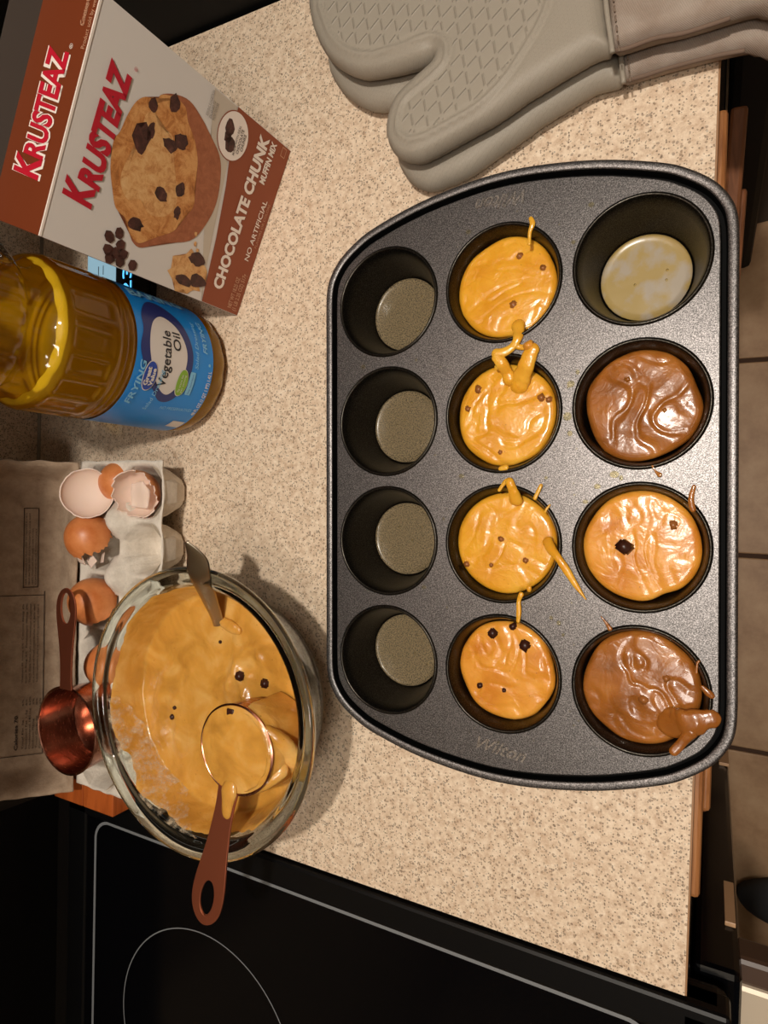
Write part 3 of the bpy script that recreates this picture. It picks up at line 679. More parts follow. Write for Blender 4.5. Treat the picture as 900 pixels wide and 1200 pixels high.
bt = thing('bowl_batter', 'golden muffin batter with chocolate bits filling the glass bowl', 'batter', (BC[0], BC[1], .01))
V = []; Fc = []; nr, na = 90, 200
LV = .052
def bh(x, y):
    q = Vector((x*16, y*16, 2.2)); wv = nvec(q*.9)*1.2
    a = noise.noise(q+wv); b = max(0, 1-abs(noise.noise(q*1.1+wv*1.5+Vector((3, 1, 2))))*4)
    sw = .0030*math.exp(-((math.hypot(x-.055, y-.01)-.045)/.0045)**2)*(1 if x > 0 else 0)
    for ax_, ay_, rr_, w2, h2 in ((.09, .05, .075, .0035, .0022), (-.06, .09, .10, .006, .0016), (.02, -.12, .11, .004, .0012), (.14, -.01, .115, .0035, .0020)):
        sw += h2*math.exp(-((math.hypot(x-ax_, y-ay_)+.004*a-rr_)/w2)**2)*(.5+.5*b)
    return LV+.0022*a+.0010*b+.0003*noise.noise(q*6)+sw
for k in range(na):
    a = 2*PI*k/na; ca, sa = math.cos(a), math.sin(a)
    # how high the batter coats the wall: lower at the lower left (flour dusted glass)
    cov = .0965+.003*ns(ca*2.5, sa*2.5, 4)+.0012*ns(ca*12, sa*12, 7)
    low = math.exp(-((math.atan2(math.sin(a-math.radians(245)), math.cos(a-math.radians(245))))/.75)**2)
    lft = math.exp(-((math.atan2(math.sin(a-math.radians(165)), math.cos(a-math.radians(165))))/.6)**2)
    cov -= .0008*low+.0012*lft
    for j in range(nr+1):
        r = cov*(j/nr)**.8
        x, y = r*ca, r*sa; wl = bowl_in(r)+.0012
        h = bh(x, y); blend = .006
        z = max(h, wl)+blend*math.exp(-abs(h-wl)/blend)*.25
        if j == nr: z = bowl_in(r)+.0003
        V.append((BC[0]+x, BC[1]+y, z+.0005))
for k in range(na):
    l = (k+1) % na
    for j in range(nr): Fc.append([k*(nr+1)+j, k*(nr+1)+j+1, l*(nr+1)+j+1, l*(nr+1)+j])
mk('batter_body', V, Fc, M['batter_o'], bt)
def flourm():
    m = mat('flour_smear', (238, 220, 188), .8); v = coordn(m); nt, N, L, b = nodes(m)
    f = noisen(m, v, 90, 6, .75); r_ = ramp(m, f, [(.46, (0, 0, 0)), (.7, (.7, .7, .7))]); L.new(r_, b.inputs['Alpha']); return m
V = []; Fc = []; n1, n2 = 60, 14
for i in range(n1+1):
    a = math.radians(176+98*i/n1); q = math.sin(PI*i/n1)
    for j in range(n2+1):
        r = .0975-(.0130*q+.0006)*(1-j/n2)*(1+.35*ns(math.cos(a)*9, math.sin(a)*9, 3))
        V.append((BC[0]+r*math.cos(a), BC[1]+r*math.sin(a), max(bowl_in(r)+.0022, 0)+.0006+(.004*(1-j/n2)**2)))
for i in range(n1):
    for j in range(n2): k = i*(n2+1)+j; Fc.append([k, k+1, k+n2+2, k+n2+1])
mk('flour_smear', V, Fc, flourm(), bt, label='pale dry flour smear on the bowl wall')
for px, py, s, sk in ((284, 791, 7, .55), (311, 801, 7, .7), (205, 839, 4, .6), (208, 828, 3, .6), (322, 874, 5, .7), (259, 752, 2.5, .6)):
    w_ = W(px, py, LV); bm = bmesh.new(); bmesh.ops.create_cube(bm, size=s*mm)
    bmesh.ops.bevel(bm, geom=bm.edges[:], offset=s*mm*.18, segments=2, affect='EDGES'); bm.verts.index_update()
    Mx = Matrix.Rotation(px, 3, 'Z') @ Matrix.Rotation(.2, 3, 'X'); z = bh(w_[0]-BC[0], w_[1]-BC[1])+s*mm*(.5-sk)+.001
    V = [tuple(Mx @ v.co+Vector((w_[0], w_[1], z))) for v in bm.verts]; Fc = [[v.index for v in q.verts] for q in bm.faces]; bm.free()
    mk('chocolate_chunk', V, Fc, M['choc'], bt)

# steel spoon leaning on the bowl rim
sp = thing('spoon', 'stainless steel spoon standing in the bowl batter, handle up', 'spoon', (-.352, -.09, .05))
path = [(-.3635, -.135, .040), (-.3585, -.118, .0465), (-.3535, -.103, .0555), (-.3470, -.082, .073), (-.3400, -.0605, .0915), (-.3360, -.0480, .0985), (-.3385, -.0350, .1075)]
wid = [.006, .0056, .0054, .0072, .0094, .0090, .0020]
pp = smoothpath([(*p, w_) for p, w_ in zip(path, wid)], 60); V = []; Fc = []; prf = [(-1, 0), (-.8, .5), (-.4, .8), (0, .9), (.4, .8), (.8, .5), (1, 0), (.8, -.35), (0, -.2), (-.8, -.35)]
for i, p in enumerate(pp):
    t = (Vector(pp[min(i+1, len(pp)-1)][:3])-Vector(pp[max(i-1, 0)][:3])).normalized(); s = Vector((.96, .28, .0)); s = (s-t*s.dot(t)).normalized(); n_ = s.cross(t).normalized()
    if n_.z < 0: n_ = -n_
    for a_, b2 in prf: V.append(tuple(Vector(p[:3])+s*a_*p[3]+n_*b2*.0011))
k = len(prf)
for i in range(len(pp)-1):
    for j in range(k): l = (j+1) % k; Fc.append([i*k+j, i*k+l, (i+1)*k+l, (i+1)*k+j])
Fc += [list(range(k))[::-1], [(len(pp)-1)*k+j for j in range(k)]]
mk('handle', V, Fc, M['steel'], sp)
vf = sheet(circ(0, 0, .02, 40, .030), .0025, lambda x, y, d: (x, y, -.007*sstep(0, .02, d)))
mx = Matrix.Translation((-.372, -.160, .0345)) @ Matrix.Rotation(math.radians(-14), 4, 'Z') @ Matrix.Rotation(math.radians(22), 4, 'X')
vf = xf(vf, mx); o = mk('spoon_bowl', *vf, M['steel'], sp); md = o.modifiers.new('s', 'SOLIDIFY'); md.thickness = .001
# batter smear where the spoon goes in
drip(bt, [(258, 727), (272, 735), (283, 741)], [4*mm, 5*mm, 3*mm], M['batter_o'], .0535, flat=.5, name='batter_lump')

# copper measuring cups
def mcup(name, label, c, zr, r, h, ang, hl, tilt=0, hw=.0095, filled=False):
    root = thing(name, label, 'measuring cup', (c[0], c[1], zr-h))
    t = .0009
    P = [(0, 0), (r*.80, 0), (r*.90, .002), (r*.94, .006), (r*.985, h*.7), (r, h-.001), (r+.0012, h), (r, h+.0006), (r-t, h), (r*.985-t, h*.7), (r*.94-t, .0065), (r*.9-t, .003), (r*.78, .0012), (0, .0012)]
    mk('cup_body', *lathe(P, 96, (c[0], c[1], zr-h)), M['copper'], root, sharp=40)
    # handle: flat tapering strip with a slotted hole, built as outline + hole
    bm = bmesh.new(); x0 = r*.99
    out = [(x0-.001, hw*.72), (x0+hl*.15, hw*.66), (x0+hl*.4, hw*.78), (x0+hl*.7, hw*1.12), (x0+hl*.86, hw*1.08), (x0+hl*.96, hw*.66), (x0+hl, 0)]
    out = out+[(a, -b) for a, b in out[:-1][::-1]]; out = [tuple(p) for p in smoothpath(out, 60)]
    hole = circ(x0+hl*.80, 0, .0135, 32, .0062); es = []
    for lp in (out, hole):
        vs = [bm.verts.new((x, y, 0)) for x, y in lp]
        for a, b in zip(vs, vs[1:]+vs[:1]): es.append(bm.edges.new((a, b)))
    bmesh.ops.triangle_fill(bm, use_beauty=True, edges=es)
    bmesh.ops.recalc_face_normals(bm, faces=bm.faces[:]); bm.verts.index_update()
    ca, sa = math.cos(ang), math.sin(ang)
    f3 = lambda x, y, z: (c[0]+x*ca-y*sa, c[1]+x*sa+y*ca, z)
    V = [f3(v.co.x, v.co.y, zr-.0008+math.tan(tilt)*(v.co.x-x0)) for v in bm.verts]; Fc = [[v.index for v in f_.verts] for f_ in bm.faces]; bm.free()
    o = mk('handle', V, Fc, M['copper_h'], root, smooth=False); md = o.modifiers.new('s', 'SOLIDIFY'); md.thickness = .0016
    md2 = o.modifiers.new('b', 'BEVEL'); md2.width = .0004; md2.segments = 2
    for k in range(6): # stamped marks
        x = x0+.012+.006*k; q = f3(x, 0, zr+math.tan(tilt)*(x-x0)+.0001)
        mk('stamped_mark', *box(q[0]-.0014, q[0]+.0014, q[1]-.0014, q[1]+.0014, q[2]-.0002, q[2]+.0003, .0002), M['copper'], o, smooth=False)
    return root
mc1 = mcup('measuring_cup', 'empty copper measuring cup resting on the egg carton', (-.4955, -.2105), .0870, .0378, .036, math.radians(91), .088, hw=.0112)
mc2 = mcup('measuring_cup', 'small copper measuring cup full of batter inside the bowl', (-.3000, -.1845), .0935, .0322, .034, math.radians(259), .106, .02, hw=.0128)
c2 = (-.3000, -.1845)
mb = thing('measured_batter', 'batter heaped in the copper measuring cup above the bowl', 'batter', (c2[0], c2[1], .07))
V = [(0, 0, 0)]; Fc = []; na, nr = 72, 22
def cb_h(x, y): return .0943+.0022*(1-(x*x+y*y)/.031**2)+.0009*ns(x*60, y*60, 9)+.0005*ns(x*150, y*150, 2)
for k in range(na):
    a = 2*PI*k/na
    for j in range(1, nr+1):
        r = .0326*j/nr; x, y = r*math.cos(a), r*math.sin(a); V.append((c2[0]+x, c2[1]+y, cb_h(x, y)-(.0008 if j == nr else 0)))
V[0] = (c2[0], c2[1], cb_h(0, 0))
for k in range(na):
    l = (k+1) % na; Fc.append([0, 1+k*nr, 1+l*nr])
    for j in range(nr-1): Fc.append([1+k*nr+j, 1+k*nr+j+1, 1+l*nr+j+1, 1+l*nr+j])
mk('batter_body', V, Fc, M['batter_o'], mb)
def curve3(name, pts, m, parent, flat=.6, seg=14):
    s_ = smoothpath(pts, 12*len(pts)); return mk(name, *tube([p[:3] for p in s_], taper([(*p[:3], p[3]*(1+.12*ns(p[0]*150, p[1]*150))) for p in s_]), seg, flat), m, parent)
cx, cy = c2
curve3('batter_drip', [(cx-.004, cy-.022, .0935, .006), (cx-.004, cy-.031, .0950, .0065), (cx-.006, cy-.042, .0945, .005), (cx-.0065, cy-.052, .0945, .0035)], M['batter_o'], mb, .4)
curve3('batter_drip', [(cx+.022, cy+.020, .092, .004), (cx+.034, cy+.008, .083, .007), (cx+.038, cy-.010, .070, .009), (cx+.034, cy-.022, .058, .009)], M['batter_o'], mb, .8)
curve3('batter_drip', [(cx+.010, cy-.028, .091, .004), (cx+.024, cy-.020, .088, .0055), (cx+.036, cy-.008, .080, .006)], M['batter_o'], mb, .7)
V = []; Fc = []; n1, n2 = 40, 16
for i in range(n1+1):
    a = math.radians(-72+150*i/n1); q = math.sin(PI*i/n1)**.5
    for j in range(n2+1):
        t = j/n2; r = .0290+.0045*min(1, t*3)+.006*q*t+.0012*ns(math.cos(a)*4, t*3, math.sin(a)*4)
        zz = .0945+.0008*q-.040*t**1.3
        V.append((cx+r*math.cos(a), cy+r*math.sin(a), zz))
for i in range(n1):
    for j in range(n2): k = i*(n2+1)+j; Fc.append([k, k+1, k+n2+2, k+n2+1])
mk('batter_overflow', V, Fc, M['batter_o'], mb)
mk('chocolate_chunk', *box(cx-.008, cx-.001, cy+.024, cy+.0295, .0915, .0955, .001), M['choc'], mb)

# ------------------------------------------------------------------ egg carton and shells
CX0, CX1, CY0, CY1 = -.541, -.4335, -.285, .029; ecols = (-.4590, -.5120); erows = [.0005-.0520*j for j in range(6)]
ec = thing('egg_carton', 'open grey pulp egg carton with printed lid beside the bowl', 'egg carton', ((CX0+CX1)/2, (CY0+CY1)/2, 0))
def tray_z(x, y):
    z = .0415
    for ex in ecols:
        for ey in erows:
            d = (abs(x-ex)**3+abs(y-ey)**3)**(1/3)
            z = min(z, .004+.0375*sstep(.0125, .0262, d))
    xm = (ecols[0]+ecols[1])/2
    for j in range(5):
        ym = (erows[j]+erows[j+1])/2; d = math.hypot(x-xm, (y-ym)*.85)
        z = max(z, .0415+.013*sstep(.017, .004, d) if d < .017 else z)
    dd_ = math.hypot(x-BC[0], y-BC[1]); lim = float(np.interp(dd_, [.046, .064, .079, .086, .091, .096, .1005], [0, .006, .020, .032, .045, .060, .073]))-.0025
    return min(z+.0005*ns(x*90, y*90), max(lim, .003))
def rough_rect(x0, x1, y0, y1, n=40, a=.0012):
    out = []
    for (ax, ay), (bx, by) in (((x0, y0), (x1, y0)), ((x1, y0), (x1, y1)), ((x1, y1), (x0, y1)), ((x0, y1), (x0, y0))):
        for k in range(n): t = k/n; out.append((ax+(bx-ax)*t+a*ns(t*9, ax*50, ay*30), ay+(by-ay)*t+a*ns(t*9, bx*60, by*20+5)))
    return out
vf = sheet(rough_rect(CX0, CX1, CY0, CY1), .0024, lambda x, y, d: (x, y, tray_z(x, y)))
o = mk('tray', *vf, M['pulp'], ec); md = o.modifiers.new('s', 'SOLIDIFY'); md.thickness = .0016; md.offset = -1
FR = [(.0272, .0405), (.0265, .034), (.0235, .020), (.0165, .004), (.013, .0012), (0, .0012)]
fm = None
for ex in ecols:
    for ey in erows:
        if fm is None: o = mk('cell', *lathe(FR, 8), M['pulp'], ec, smooth=False, loc=(ex-ec.location.x, ey-ec.location.y, 0)); fm = o.data; o.rotation_euler = (0, 0, PI/8)
        else: o = bpy.data.objects.new('cell', fm); col.objects.link(o); o.parent = ec; o.location = (ex-ec.location.x, ey-ec.location.y, 0); o.rotation_euler = (0, 0, PI/8)
        if ex == ecols[0] and -.24 < ey < -.09: o.scale = (.78, .86, .8)
# lid: shallow tray folded back against the backsplash
LA = math.radians(50); HX, HZ = -.541, .0445; LW, LD = .118, .030; LY0, LY1 = -.292, .027
dx = Vector((-math.cos(LA), 0, math.sin(LA))); dn = Vector((-math.sin(LA), 0, -math.cos(LA)))
def lidp(u, y, w_): return Vector((HX, y, HZ))+dx*u+dn*w_
poly = rough_rect(0, LW, LY0, LY1, 50, .0016)
pts, dd, bb, fs = grid_fill(poly, .003)
V = []
for (u, y), d in zip(pts, dd):
    k = sstep(.001, .020, d) if y < 0 or True else 0
    V.append(tuple(lidp(u, y, LD*k+.0006*ns(u*60, y*60))))
lid = mk('lid', V, [f_[::-1] for f_ in fs], M['pulp_l'], ec, label='printed brownish pulp lid, folded open'); md = lid.modifiers.new('s', 'SOLIDIFY'); md.thickness = .0016
def ltext(s, u, y, h, w_=None, name='printed_text', bold=0):   # reads toward +Y, letters' up is away from the hinge
    P = lidp(u, y, LD-.0011); return text(name, s, M['ink'], lid, P, (0, 1, 0), tuple(dx), h, w_, lift=.0004, bold=bold)
def lbar(u0, u1, y0, y1, name='printed_rule'):
    q = [tuple(lidp(u, y, LD-.0016)) for u, y in ((u0, y0), (u0, y1), (u1, y1), (u1, y0))]; return q
bars = ([], [])
def addbar(u0, u1, y0, y1):
    global bars; bars = join(bars, (lbar(u0, u1, y0, y1), [[0, 1, 2, 3]]))
for (u0, u1, y0, y1) in ((.036, .0485, -.096, -.018),):
    t = .0006
    addbar(u0, u0+t, y0, y1); addbar(u1, u1+t, y0, y1); addbar(u0, u1, y0, y0+t); addbar(u0, u1, y1-t, y1)
for k, s in enumerate(('SAFE HANDLING INSTRUCTIONS: TO PREVENT ILLNESS', 'FROM BACTERIA: KEEP EGGS REFRIGERATED, COOK EGGS', 'UNTIL YOLKS ARE FIRM, AND COOK FOODS', 'CONTAINING EGGS THOROUGHLY')): ltext(s, .0460-.0028*k, -.093, .0013, .070 if k < 2 else .055)
addbar(.030, .0306, -.262, -.100); addbar(.030, .085, -.104, -.1034); addbar(.030, .085, -.262, -.2614)
for k, (s, w_) in enumerate((('Calories 70', .034), ('Total Fat 5g        6%', .05), ('Saturated Fat 1.5g   8%', .05), ('Cholesterol 185mg  62%', .052), ('Sodium 70mg         3%', .05), ('Total Carb. 0g       0%', .05), ('Protein 6g          12%', .05))):
    ltext(s, .050-.0030*k if k else .052, -.256, .0014 if k else .0028, w_, bold=.02 if k == 0 else 0)
for k, s in enumerate(('Vitamin D 1mcg 6%  Calcium 30mg 2%', 'Iron 0.9mg 4%  Potassium 70mg 2%', 'The % Daily Value tells you how much a nutrient', 'in a serving of food contributes to a daily diet.', '2,000 calories a day is used for general advice.')): ltext(s, .048-.0032*k, -.190, .0013, .078)
mk('printed_rules', *bars, M['ink'], lid, smooth=False)

def eggshell(name, label, pos, pole, rad=.0215, hgt=.026, cut=1.5, seed=0, jag=.18, inside=True, twist=0):
    """part of an egg: pole is the closed end's direction; cut is how far (radians) the shell reaches from the pole"""
    root = thing(name, label, 'eggshell', pos, 'broken eggshells in the carton')
    na, nt = 72, 26; V = []; Fc = []; mi = []
    ax = Vector(pole).normalized(); q = ax.to_track_quat('Z', 'Y').to_matrix() @ Matrix.Rotation(twist, 3, 'Z')
    for layer, s in ((0, 1.0), (1, .955)):
        for i in range(na):
            a = 2*PI*i/na; th = cut+jag*(ns(math.cos(a)*2.2+seed, math.sin(a)*2.2, seed)+.6*ns(math.cos(a)*7+seed, math.sin(a)*7, seed+3))*1.6
            for j in range(nt+1):
                t = th*j/nt; V.append(tuple(q @ Vector((rad*s*math.sin(t)*math.cos(a), rad*s*math.sin(t)*math.sin(a), hgt*s*math.cos(t)))))
    L0 = na*(nt+1)
    for i in range(na):
        k = (i+1) % na
        for j in range(nt):
            a, b, c, d = i*(nt+1)+j, i*(nt+1)+j+1, k*(nt+1)+j+1, k*(nt+1)+j
            Fc.append([a, b, c, d]); mi.append(0); Fc.append([L0+d, L0+c, L0+b, L0+a]); mi.append(1)
        a, b = i*(nt+1)+nt, k*(nt+1)+nt; Fc.append([a, a+L0, b+L0, b]); mi.append(1)
    mk('shell', V, Fc, [M['shell'], M['shell_in']], root, mi=mi, loc=(0, 0, 0), sharp=60)
    return root
def ep(px, py, z): w_ = W(px, py, z); return (w_[0], w_[1], z)
eggshell('eggshell', 'brown eggshell half behind the white-lined one, carton corner', (-.4975, .0090, .0310), (.05, .35, .9), .0200, .021, cut=1.40, seed=1)
eggshell('eggshell', 'eggshell half with its broad white lining facing up, carton corner', (-.5060, -.002, .0620), (-.74, -.05, -.66), .0232, .016, cut=1.40, seed=2, jag=.10)
r_ = eggshell('eggshell', 'cracked eggshell half with pinkish hollow facing up, right column', ep(157, 580, .050), (-.25, .30, -.9), .0225, .025, cut=1.55, seed=3, jag=.2)
fv = sheet([(-.009, -.011), (.008, -.012), (.011, .004), (.004, .013), (-.008, .010)], .0015, lambda x, y, d: (x, y, .003*math.sin(x*220)+.002*math.sin(y*180)))
o = mk('membrane', *xf(fv, Matrix.Rotation(.5, 4, 'Y')), M['shell_in'], r_, loc=(0, 0, -.006), label='folded white membrane'); md = o.modifiers.new('s', 'SOLIDIFY'); md.thickness = .0004
r_ = eggshell('eggshell', 'brown eggshell dome with jagged broken lower edge in second row', ep(107, 632, .046), (.15, .62, .75), .0225, .026, cut=1.45, seed=4, jag=.28)
for k, (a, b, s) in enumerate(((-.010, -.020, .007), (.002, -.021, .006), (.013, -.017, .006))):
    fv = sheet([(-s, -s*.5), (s*.7, -s*.8), (s, s*.6), (-s*.4, s)], .0012, lambda x, y, d: (x, y, -8*(x*x+y*y)))
    o = mk('shell_shard', *fv, M['shell_in'], r_, loc=(a, b, .004-.003*k)); o.rotation_euler = (.5-.4*k, .3*k-.2, k); md = o.modifiers.new('s', 'SOLIDIFY'); md.thickness = .0004
eggshell('eggshell', 'smooth brown eggshell dome in the third row beside the bowl', ep(112, 706, .045), (.12, .45, .8), .0225, .027, cut=1.62, seed=5, jag=.08)
eggshell('eggshell', 'brown eggshell seen through the glass bowl wall', ep(130, 778, .040), (.1, .1, .95), .0215, .025, cut=1.6, seed=6, jag=.1)

# wooden block between carton and stove
wb = thing('wooden_block', 'orange-brown wooden block between carton lid and stove', 'wooden block', (-.545, -.30, 0))
mk('plank', *box(-.590, -.5462, -.3145, -.2895, .0005, .030, .001), M['block'], wb, smooth=False)
mk('plank', *box(-.5456, -.503, -.3145, -.2895, .0005, .030, .001), M['block'], wb, smooth=False)

# ------------------------------------------------------------------ muffin mix box
BL = Vector((-.3876, .1627, 0)); BU = Vector((.5 *.0, 0, 0)); BU = (Vector((-.3319, .298, 0))-BL).normalized(); BN = Vector((BU.y, -BU.x, 0)); BW_, BH_, BD_ = .1463, .190, .050
UZ = Vector((0, 0, 1))
bx = thing('muffin_mix_box', 'opened white and brown muffin mix carton standing behind the oil bottle', 'box', tuple(BL+BU*BW_/2-BN*BD_/2))
def bp(u, v, w_=0): return BL+BU*u+UZ*v+BN*w_    # w toward the viewer
def slab(u0, u1, v0, v1, w0, w1):
    c = [bp(u, v, w_) for w_ in (w0, w1) for u, v in ((u0, v0), (u1, v0), (u1, v1), (u0, v1))]
    return [tuple(q) for q in c], [[3, 2, 1, 0], [4, 5, 6, 7], [0, 1, 5, 4], [1, 2, 6, 5], [2, 3, 7, 6], [3, 0, 4, 7]]
th = .0006
# front panel with the bottom brown wedge as print on it
front = mk('front_panel', *slab(0, BW_, .0004, BH_, -th, 0), M['white'], bx, smooth=False)
mk('back_panel', *slab(0, BW_, .0004, BH_, -BD_, -BD_+th), [M['card']], bx, smooth=False)
mk('side_panel', *slab(0, th, .0004, BH_, -BD_+th, -th), M['brownp'], bx, smooth=False)
mk('side_panel', *slab(BW_-th, BW_, .0004, BH_, -BD_+th, -th), M['brownp'], bx, smooth=False)
mk('bottom_panel', *slab(th, BW_-th, .0004, .001, -BD_+th, -th), M['white'], bx, smooth=False)
def fprint(name, poly, m, lift=.0003, cell=None, parent=None, n_smooth=None):
    if n_smooth: poly = smoothpath(poly, n_smooth, True)
    poly = [(u, v) for u, v in poly]
    return mk(name, [tuple(bp(u, v, lift)) for u, v in poly], [list(range(len(poly)))], m, parent or front, smooth=False)
def blob(cx, cy, rx, ry, n=16, j=.18, seed=0):
    r = random.Random(seed); return [(cx+rx*(1+r.uniform(-j, j))*math.cos(2*PI*i/n), cy+ry*(1+r.uniform(-j, j))*math.sin(2*PI*i/n)) for i in range(n)]
def tri_print(name, poly, m, lift):
    bm = bmesh.new(); vs = [bm.verts.new(tuple(bp(u, v, lift))) for u, v in poly]; f_ = bm.faces.new(vs); bmesh.ops.triangulate(bm, faces=[f_], ngon_method='EAR_CLIP')
    bm.verts.index_update(); V = [tuple(v.co) for v in bm.verts]; Fc = [[v.index for v in q.verts] for q in bm.faces]; bm.free()
    return mk(name, V, Fc, m, front, smooth=False)
tri_print('printed_table', [(.0005, .046), (.03, .052), (.05, .055), (.09, .060), (.1455, .069), (.1455, .094), (.124, .088), (.09, .072), (.06, .068)], M['shade_p'], .0002)
tri_print('printed_band', [(.0003, .0008), (.1460, .0008), (.1460, .0685), (.134, .0680), (.115, .0630), (.0909, .0573), (.0513, .0509), (.0003, .0455)], M['brownp'], .0003)
muf = [(.105, .1508), (.1115, .1441), (.1119, .1357), (.1177, .1351), (.124, .1247), (.1267, .1114), (.1221, .0974), (.1165, .087), (.1076, .0723), (.0942, .0651), (.0752, .0616), (.0562, .0656), (.0402, .0756), (.0299, .0985), (.0199, .1157), (.0204, .1238), (.0261, .1297), (.0333, .135), (.037, .1446), (.0464, .1504), (.0597, .1565), (.0754, .1591), (.0825, .1563), (.0931, .1547)]
tri_print('printed_muffin', smoothpath(muf, 96, True), M['muf_side'], .0004)
mtop = [(.105, .1508), (.1115, .1441), (.1119, .1357), (.1177, .1351), (.122, .1247), (.1215, .114), (.114, .108), (.106, .098), (.094, .090), (.078, .0865), (.064, .082), (.050, .090), (.041, .093), (.030, .108), (.0225, .118), (.0225, .124), (.0261, .1297), (.0333, .135), (.037, .1446), (.0464, .1504), (.0597, .1565), (.0754, .1591), (.0825, .1563), (.0931, .1547)]
tri_print('printed_muffin_top', smoothpath(mtop, 120, True), M['muf_top'], .0005)
tri_print('printed_crumb', smoothpath([(.055, .147), (.07, .146), (.085, .139), (.10, .142), (.106, .136), (.098, .128), (.10, .118), (.088, .112), (.074, .104), (.06, .098), (.048, .104), (.044, .118), (.05, .128), (.046, .138)], 84, True), M['muf_crumb'], .0006)
for i, (u, v, a, b) in enumerate(((.1095, .1387, .004, .0035), (.119, .1225, .006, .0045), (.0865, .140, .0085, .0075), (.10, .109, .005, .006), (.0932, .1177, .0045, .006), (.0601, .1122, .0045, .006), (.070, .098, .005, .004), (.0542, .0949, .005, .0035), (.0330, .1270, .0055, .0062), (.094, .135, .006, .003))):
    tri_print('printed_chocolate', blob(u, v, a, b, 14, .3, i), M['choc_p'], .0007)
tri_print('printed_muffin_piece', blob(.017, .068, .0165, .019, 26, .2, 44), M['muf_crumb'], .0004)
for i, (u, v) in enumerate(((.010, .070), (.014, .057), (.029, .063))): tri_print('printed_chocolate', blob(u, v, .005, .008, 14, .3, 60+i), M['choc_p'], .0007)
for i, (u, v) in enumerate(((.0177, .1436), (.0225, .1369), (.0091, .1417), (.0152, .1333), (.0085, .1365), (.0042, .1390), (.0046, .1307), (.0100, .1293), (.0055, .1190))):
    tri_print('printed_chocolate', blob(u, v, .0042, .0040, 7, .2, 80+i), M['choc_p'], .0006)
for i, (u, v) in enumerate(((.040, .070), (.036, .066), (.047, .072))): tri_print('printed_crumbs', blob(u, v, .0018, .0016, 8, .3, 30+i), M['muf_crumb'], .0006)
tri_print('printed_badge', circ(.1258, .0650, .0178, 48, .0165), M['brownp'], .0005)
tri_print('printed_badge', circ(.1258, .0650, .0170, 48, .0157), M['whitep'], .0006)
for i, (u, v, a, b) in enumerate(((.129, .071, .006, .005), (.119, .066, .006, .0055), (.123, .070, .004, .004))): tri_print('printed_chocolate', blob(u, v, a, b, 10, .2, 95+i), M['choc_p'], .0007)
def ft(s, u, v, h, w_, m, bold=.02, shear=0, dv=0.0, name='printed_text'):
    ux = (BU*math.cos(dv)+UZ*math.sin(dv)); uy = (UZ*math.cos(dv)-BU*math.sin(dv))
    return text(name, s, m, front, bp(u, v, 0), tuple(ux), tuple(uy), h, w_, lift=.0008, bold=bold, shear=shear)
ft('K', .0285, .1635, .0195, .0140, M['redp'], .05, .12)
ft('RUSTEAZ', .0410, .1610, .0150, .0770, M['redp'], .05, .12, -.02)
ft('®', .1200, .1560, .0025, None, M['redp'], 0)
ft('CHOCOLATE CHUNK', .0150, .0285, .0105, .1270, M['whitep'], .045)
ft('MUFFIN MIX', .1090, .0188, .0062, .0335, M['whitep'], .04)
ft('NO ARTIFICIAL', .0470, .0088, .0052, .0520, M['whitep'], .01)
ft('FLAVORS OR COLORS', .0600, .0042, .0026, .0380, M['tanp'], 0)
ft('NET WT 18.25 OZ', .0040, .0115, .0046, .0270, M['tanp'], .02)
ft('(1 LB 2.25 OZ) 517g', .0030, .0052, .0046, .0330, M['tanp'], .02)
ft('MADE WITH REAL', .1140, .0592, .0022, .0220, M['greyp'], .01, 0, .05)
ft('CHOCOLATE', .1165, .0556, .0026, .0180, M['greyp'], .03, 0, .05)
ft('CHUNKS', .1200, .0522, .0026, .0125, M['greyp'], .03, 0, .05)
for k, s in enumerate(('SERVING SUGGESTION', 'ENLARGED TO', 'SHOW TEXTURE')): ft(s, .1260, .0935-.0034*k, .0022, .0175 if k == 0 else .012, M['greyp'], 0)
ringp = [(.137, .0055), (.1445, .0055), (.1445, .0112), (.137, .0112)]
tri_print('printed_mark', ringp, M['tanp'], .0006); tri_print('printed_mark', [(u+(.0006 if u < .14 else -.0006), v+(.0006 if v < .008 else -.0006)) for u, v in ringp], M['brownp'], .0007)
# the top flap (brown, torn back edge) and the raised grey back flap
FA = math.radians(3); HB = BH_
def tp(u, d, w_=0):   # d: distance from the front edge toward the back
    return bp(u, HB, 0)+(-BN*math.cos(FA)+UZ*math.sin(FA))*d+(UZ*math.cos(FA)+BN*math.sin(FA))*w_
def torn(u): return .0560+.0009*ns(u*160, 2)+.0006*ns(u*600, 8)
N_ = 80; V = []
for i in range(N_+1):
    u = BW_*i/N_
    for w_ in (.0, .0006): V += [tuple(tp(u, 0, w_)), tuple(tp(u, torn(u), w_))]
Fc = []; mi = []
for i in range(N_):
    a = 4*i; b = a+4
    Fc += [[a+2, b+2, b+3, a+3], [a, a+1, b+1, b], [a+1, a+3, b+3, b+1]]; mi += [0, 1, 2]
M['flapp'] = mat('flap_brown_print', (112, 50, 22), .45)
flap = mk('top_flap', V, Fc, [M['flapp'], M['card'], M['tanp']], bx, smooth=False, mi=mi, label='brown printed top flap with torn edge')
mk('folded_edge', *xf(box(0, BW_, -.0007, .0004, -.0006, .0008), Matrix((( BU.x, BN.x, 0, bp(0, HB).x), (BU.y, BN.y, 0, bp(0, HB).y), (0, 0, 1, HB), (0, 0, 0, 1)))), M['whitep'], bx, smooth=False, label='white creased edge')
V = [tuple(bp(u, v, w_)) for u in (0, BW_) for v, w_ in ((HB, -BD_), (HB+.0185, -BD_-.007), (HB+.0185, -BD_-.0076), (HB, -BD_-.0006))]
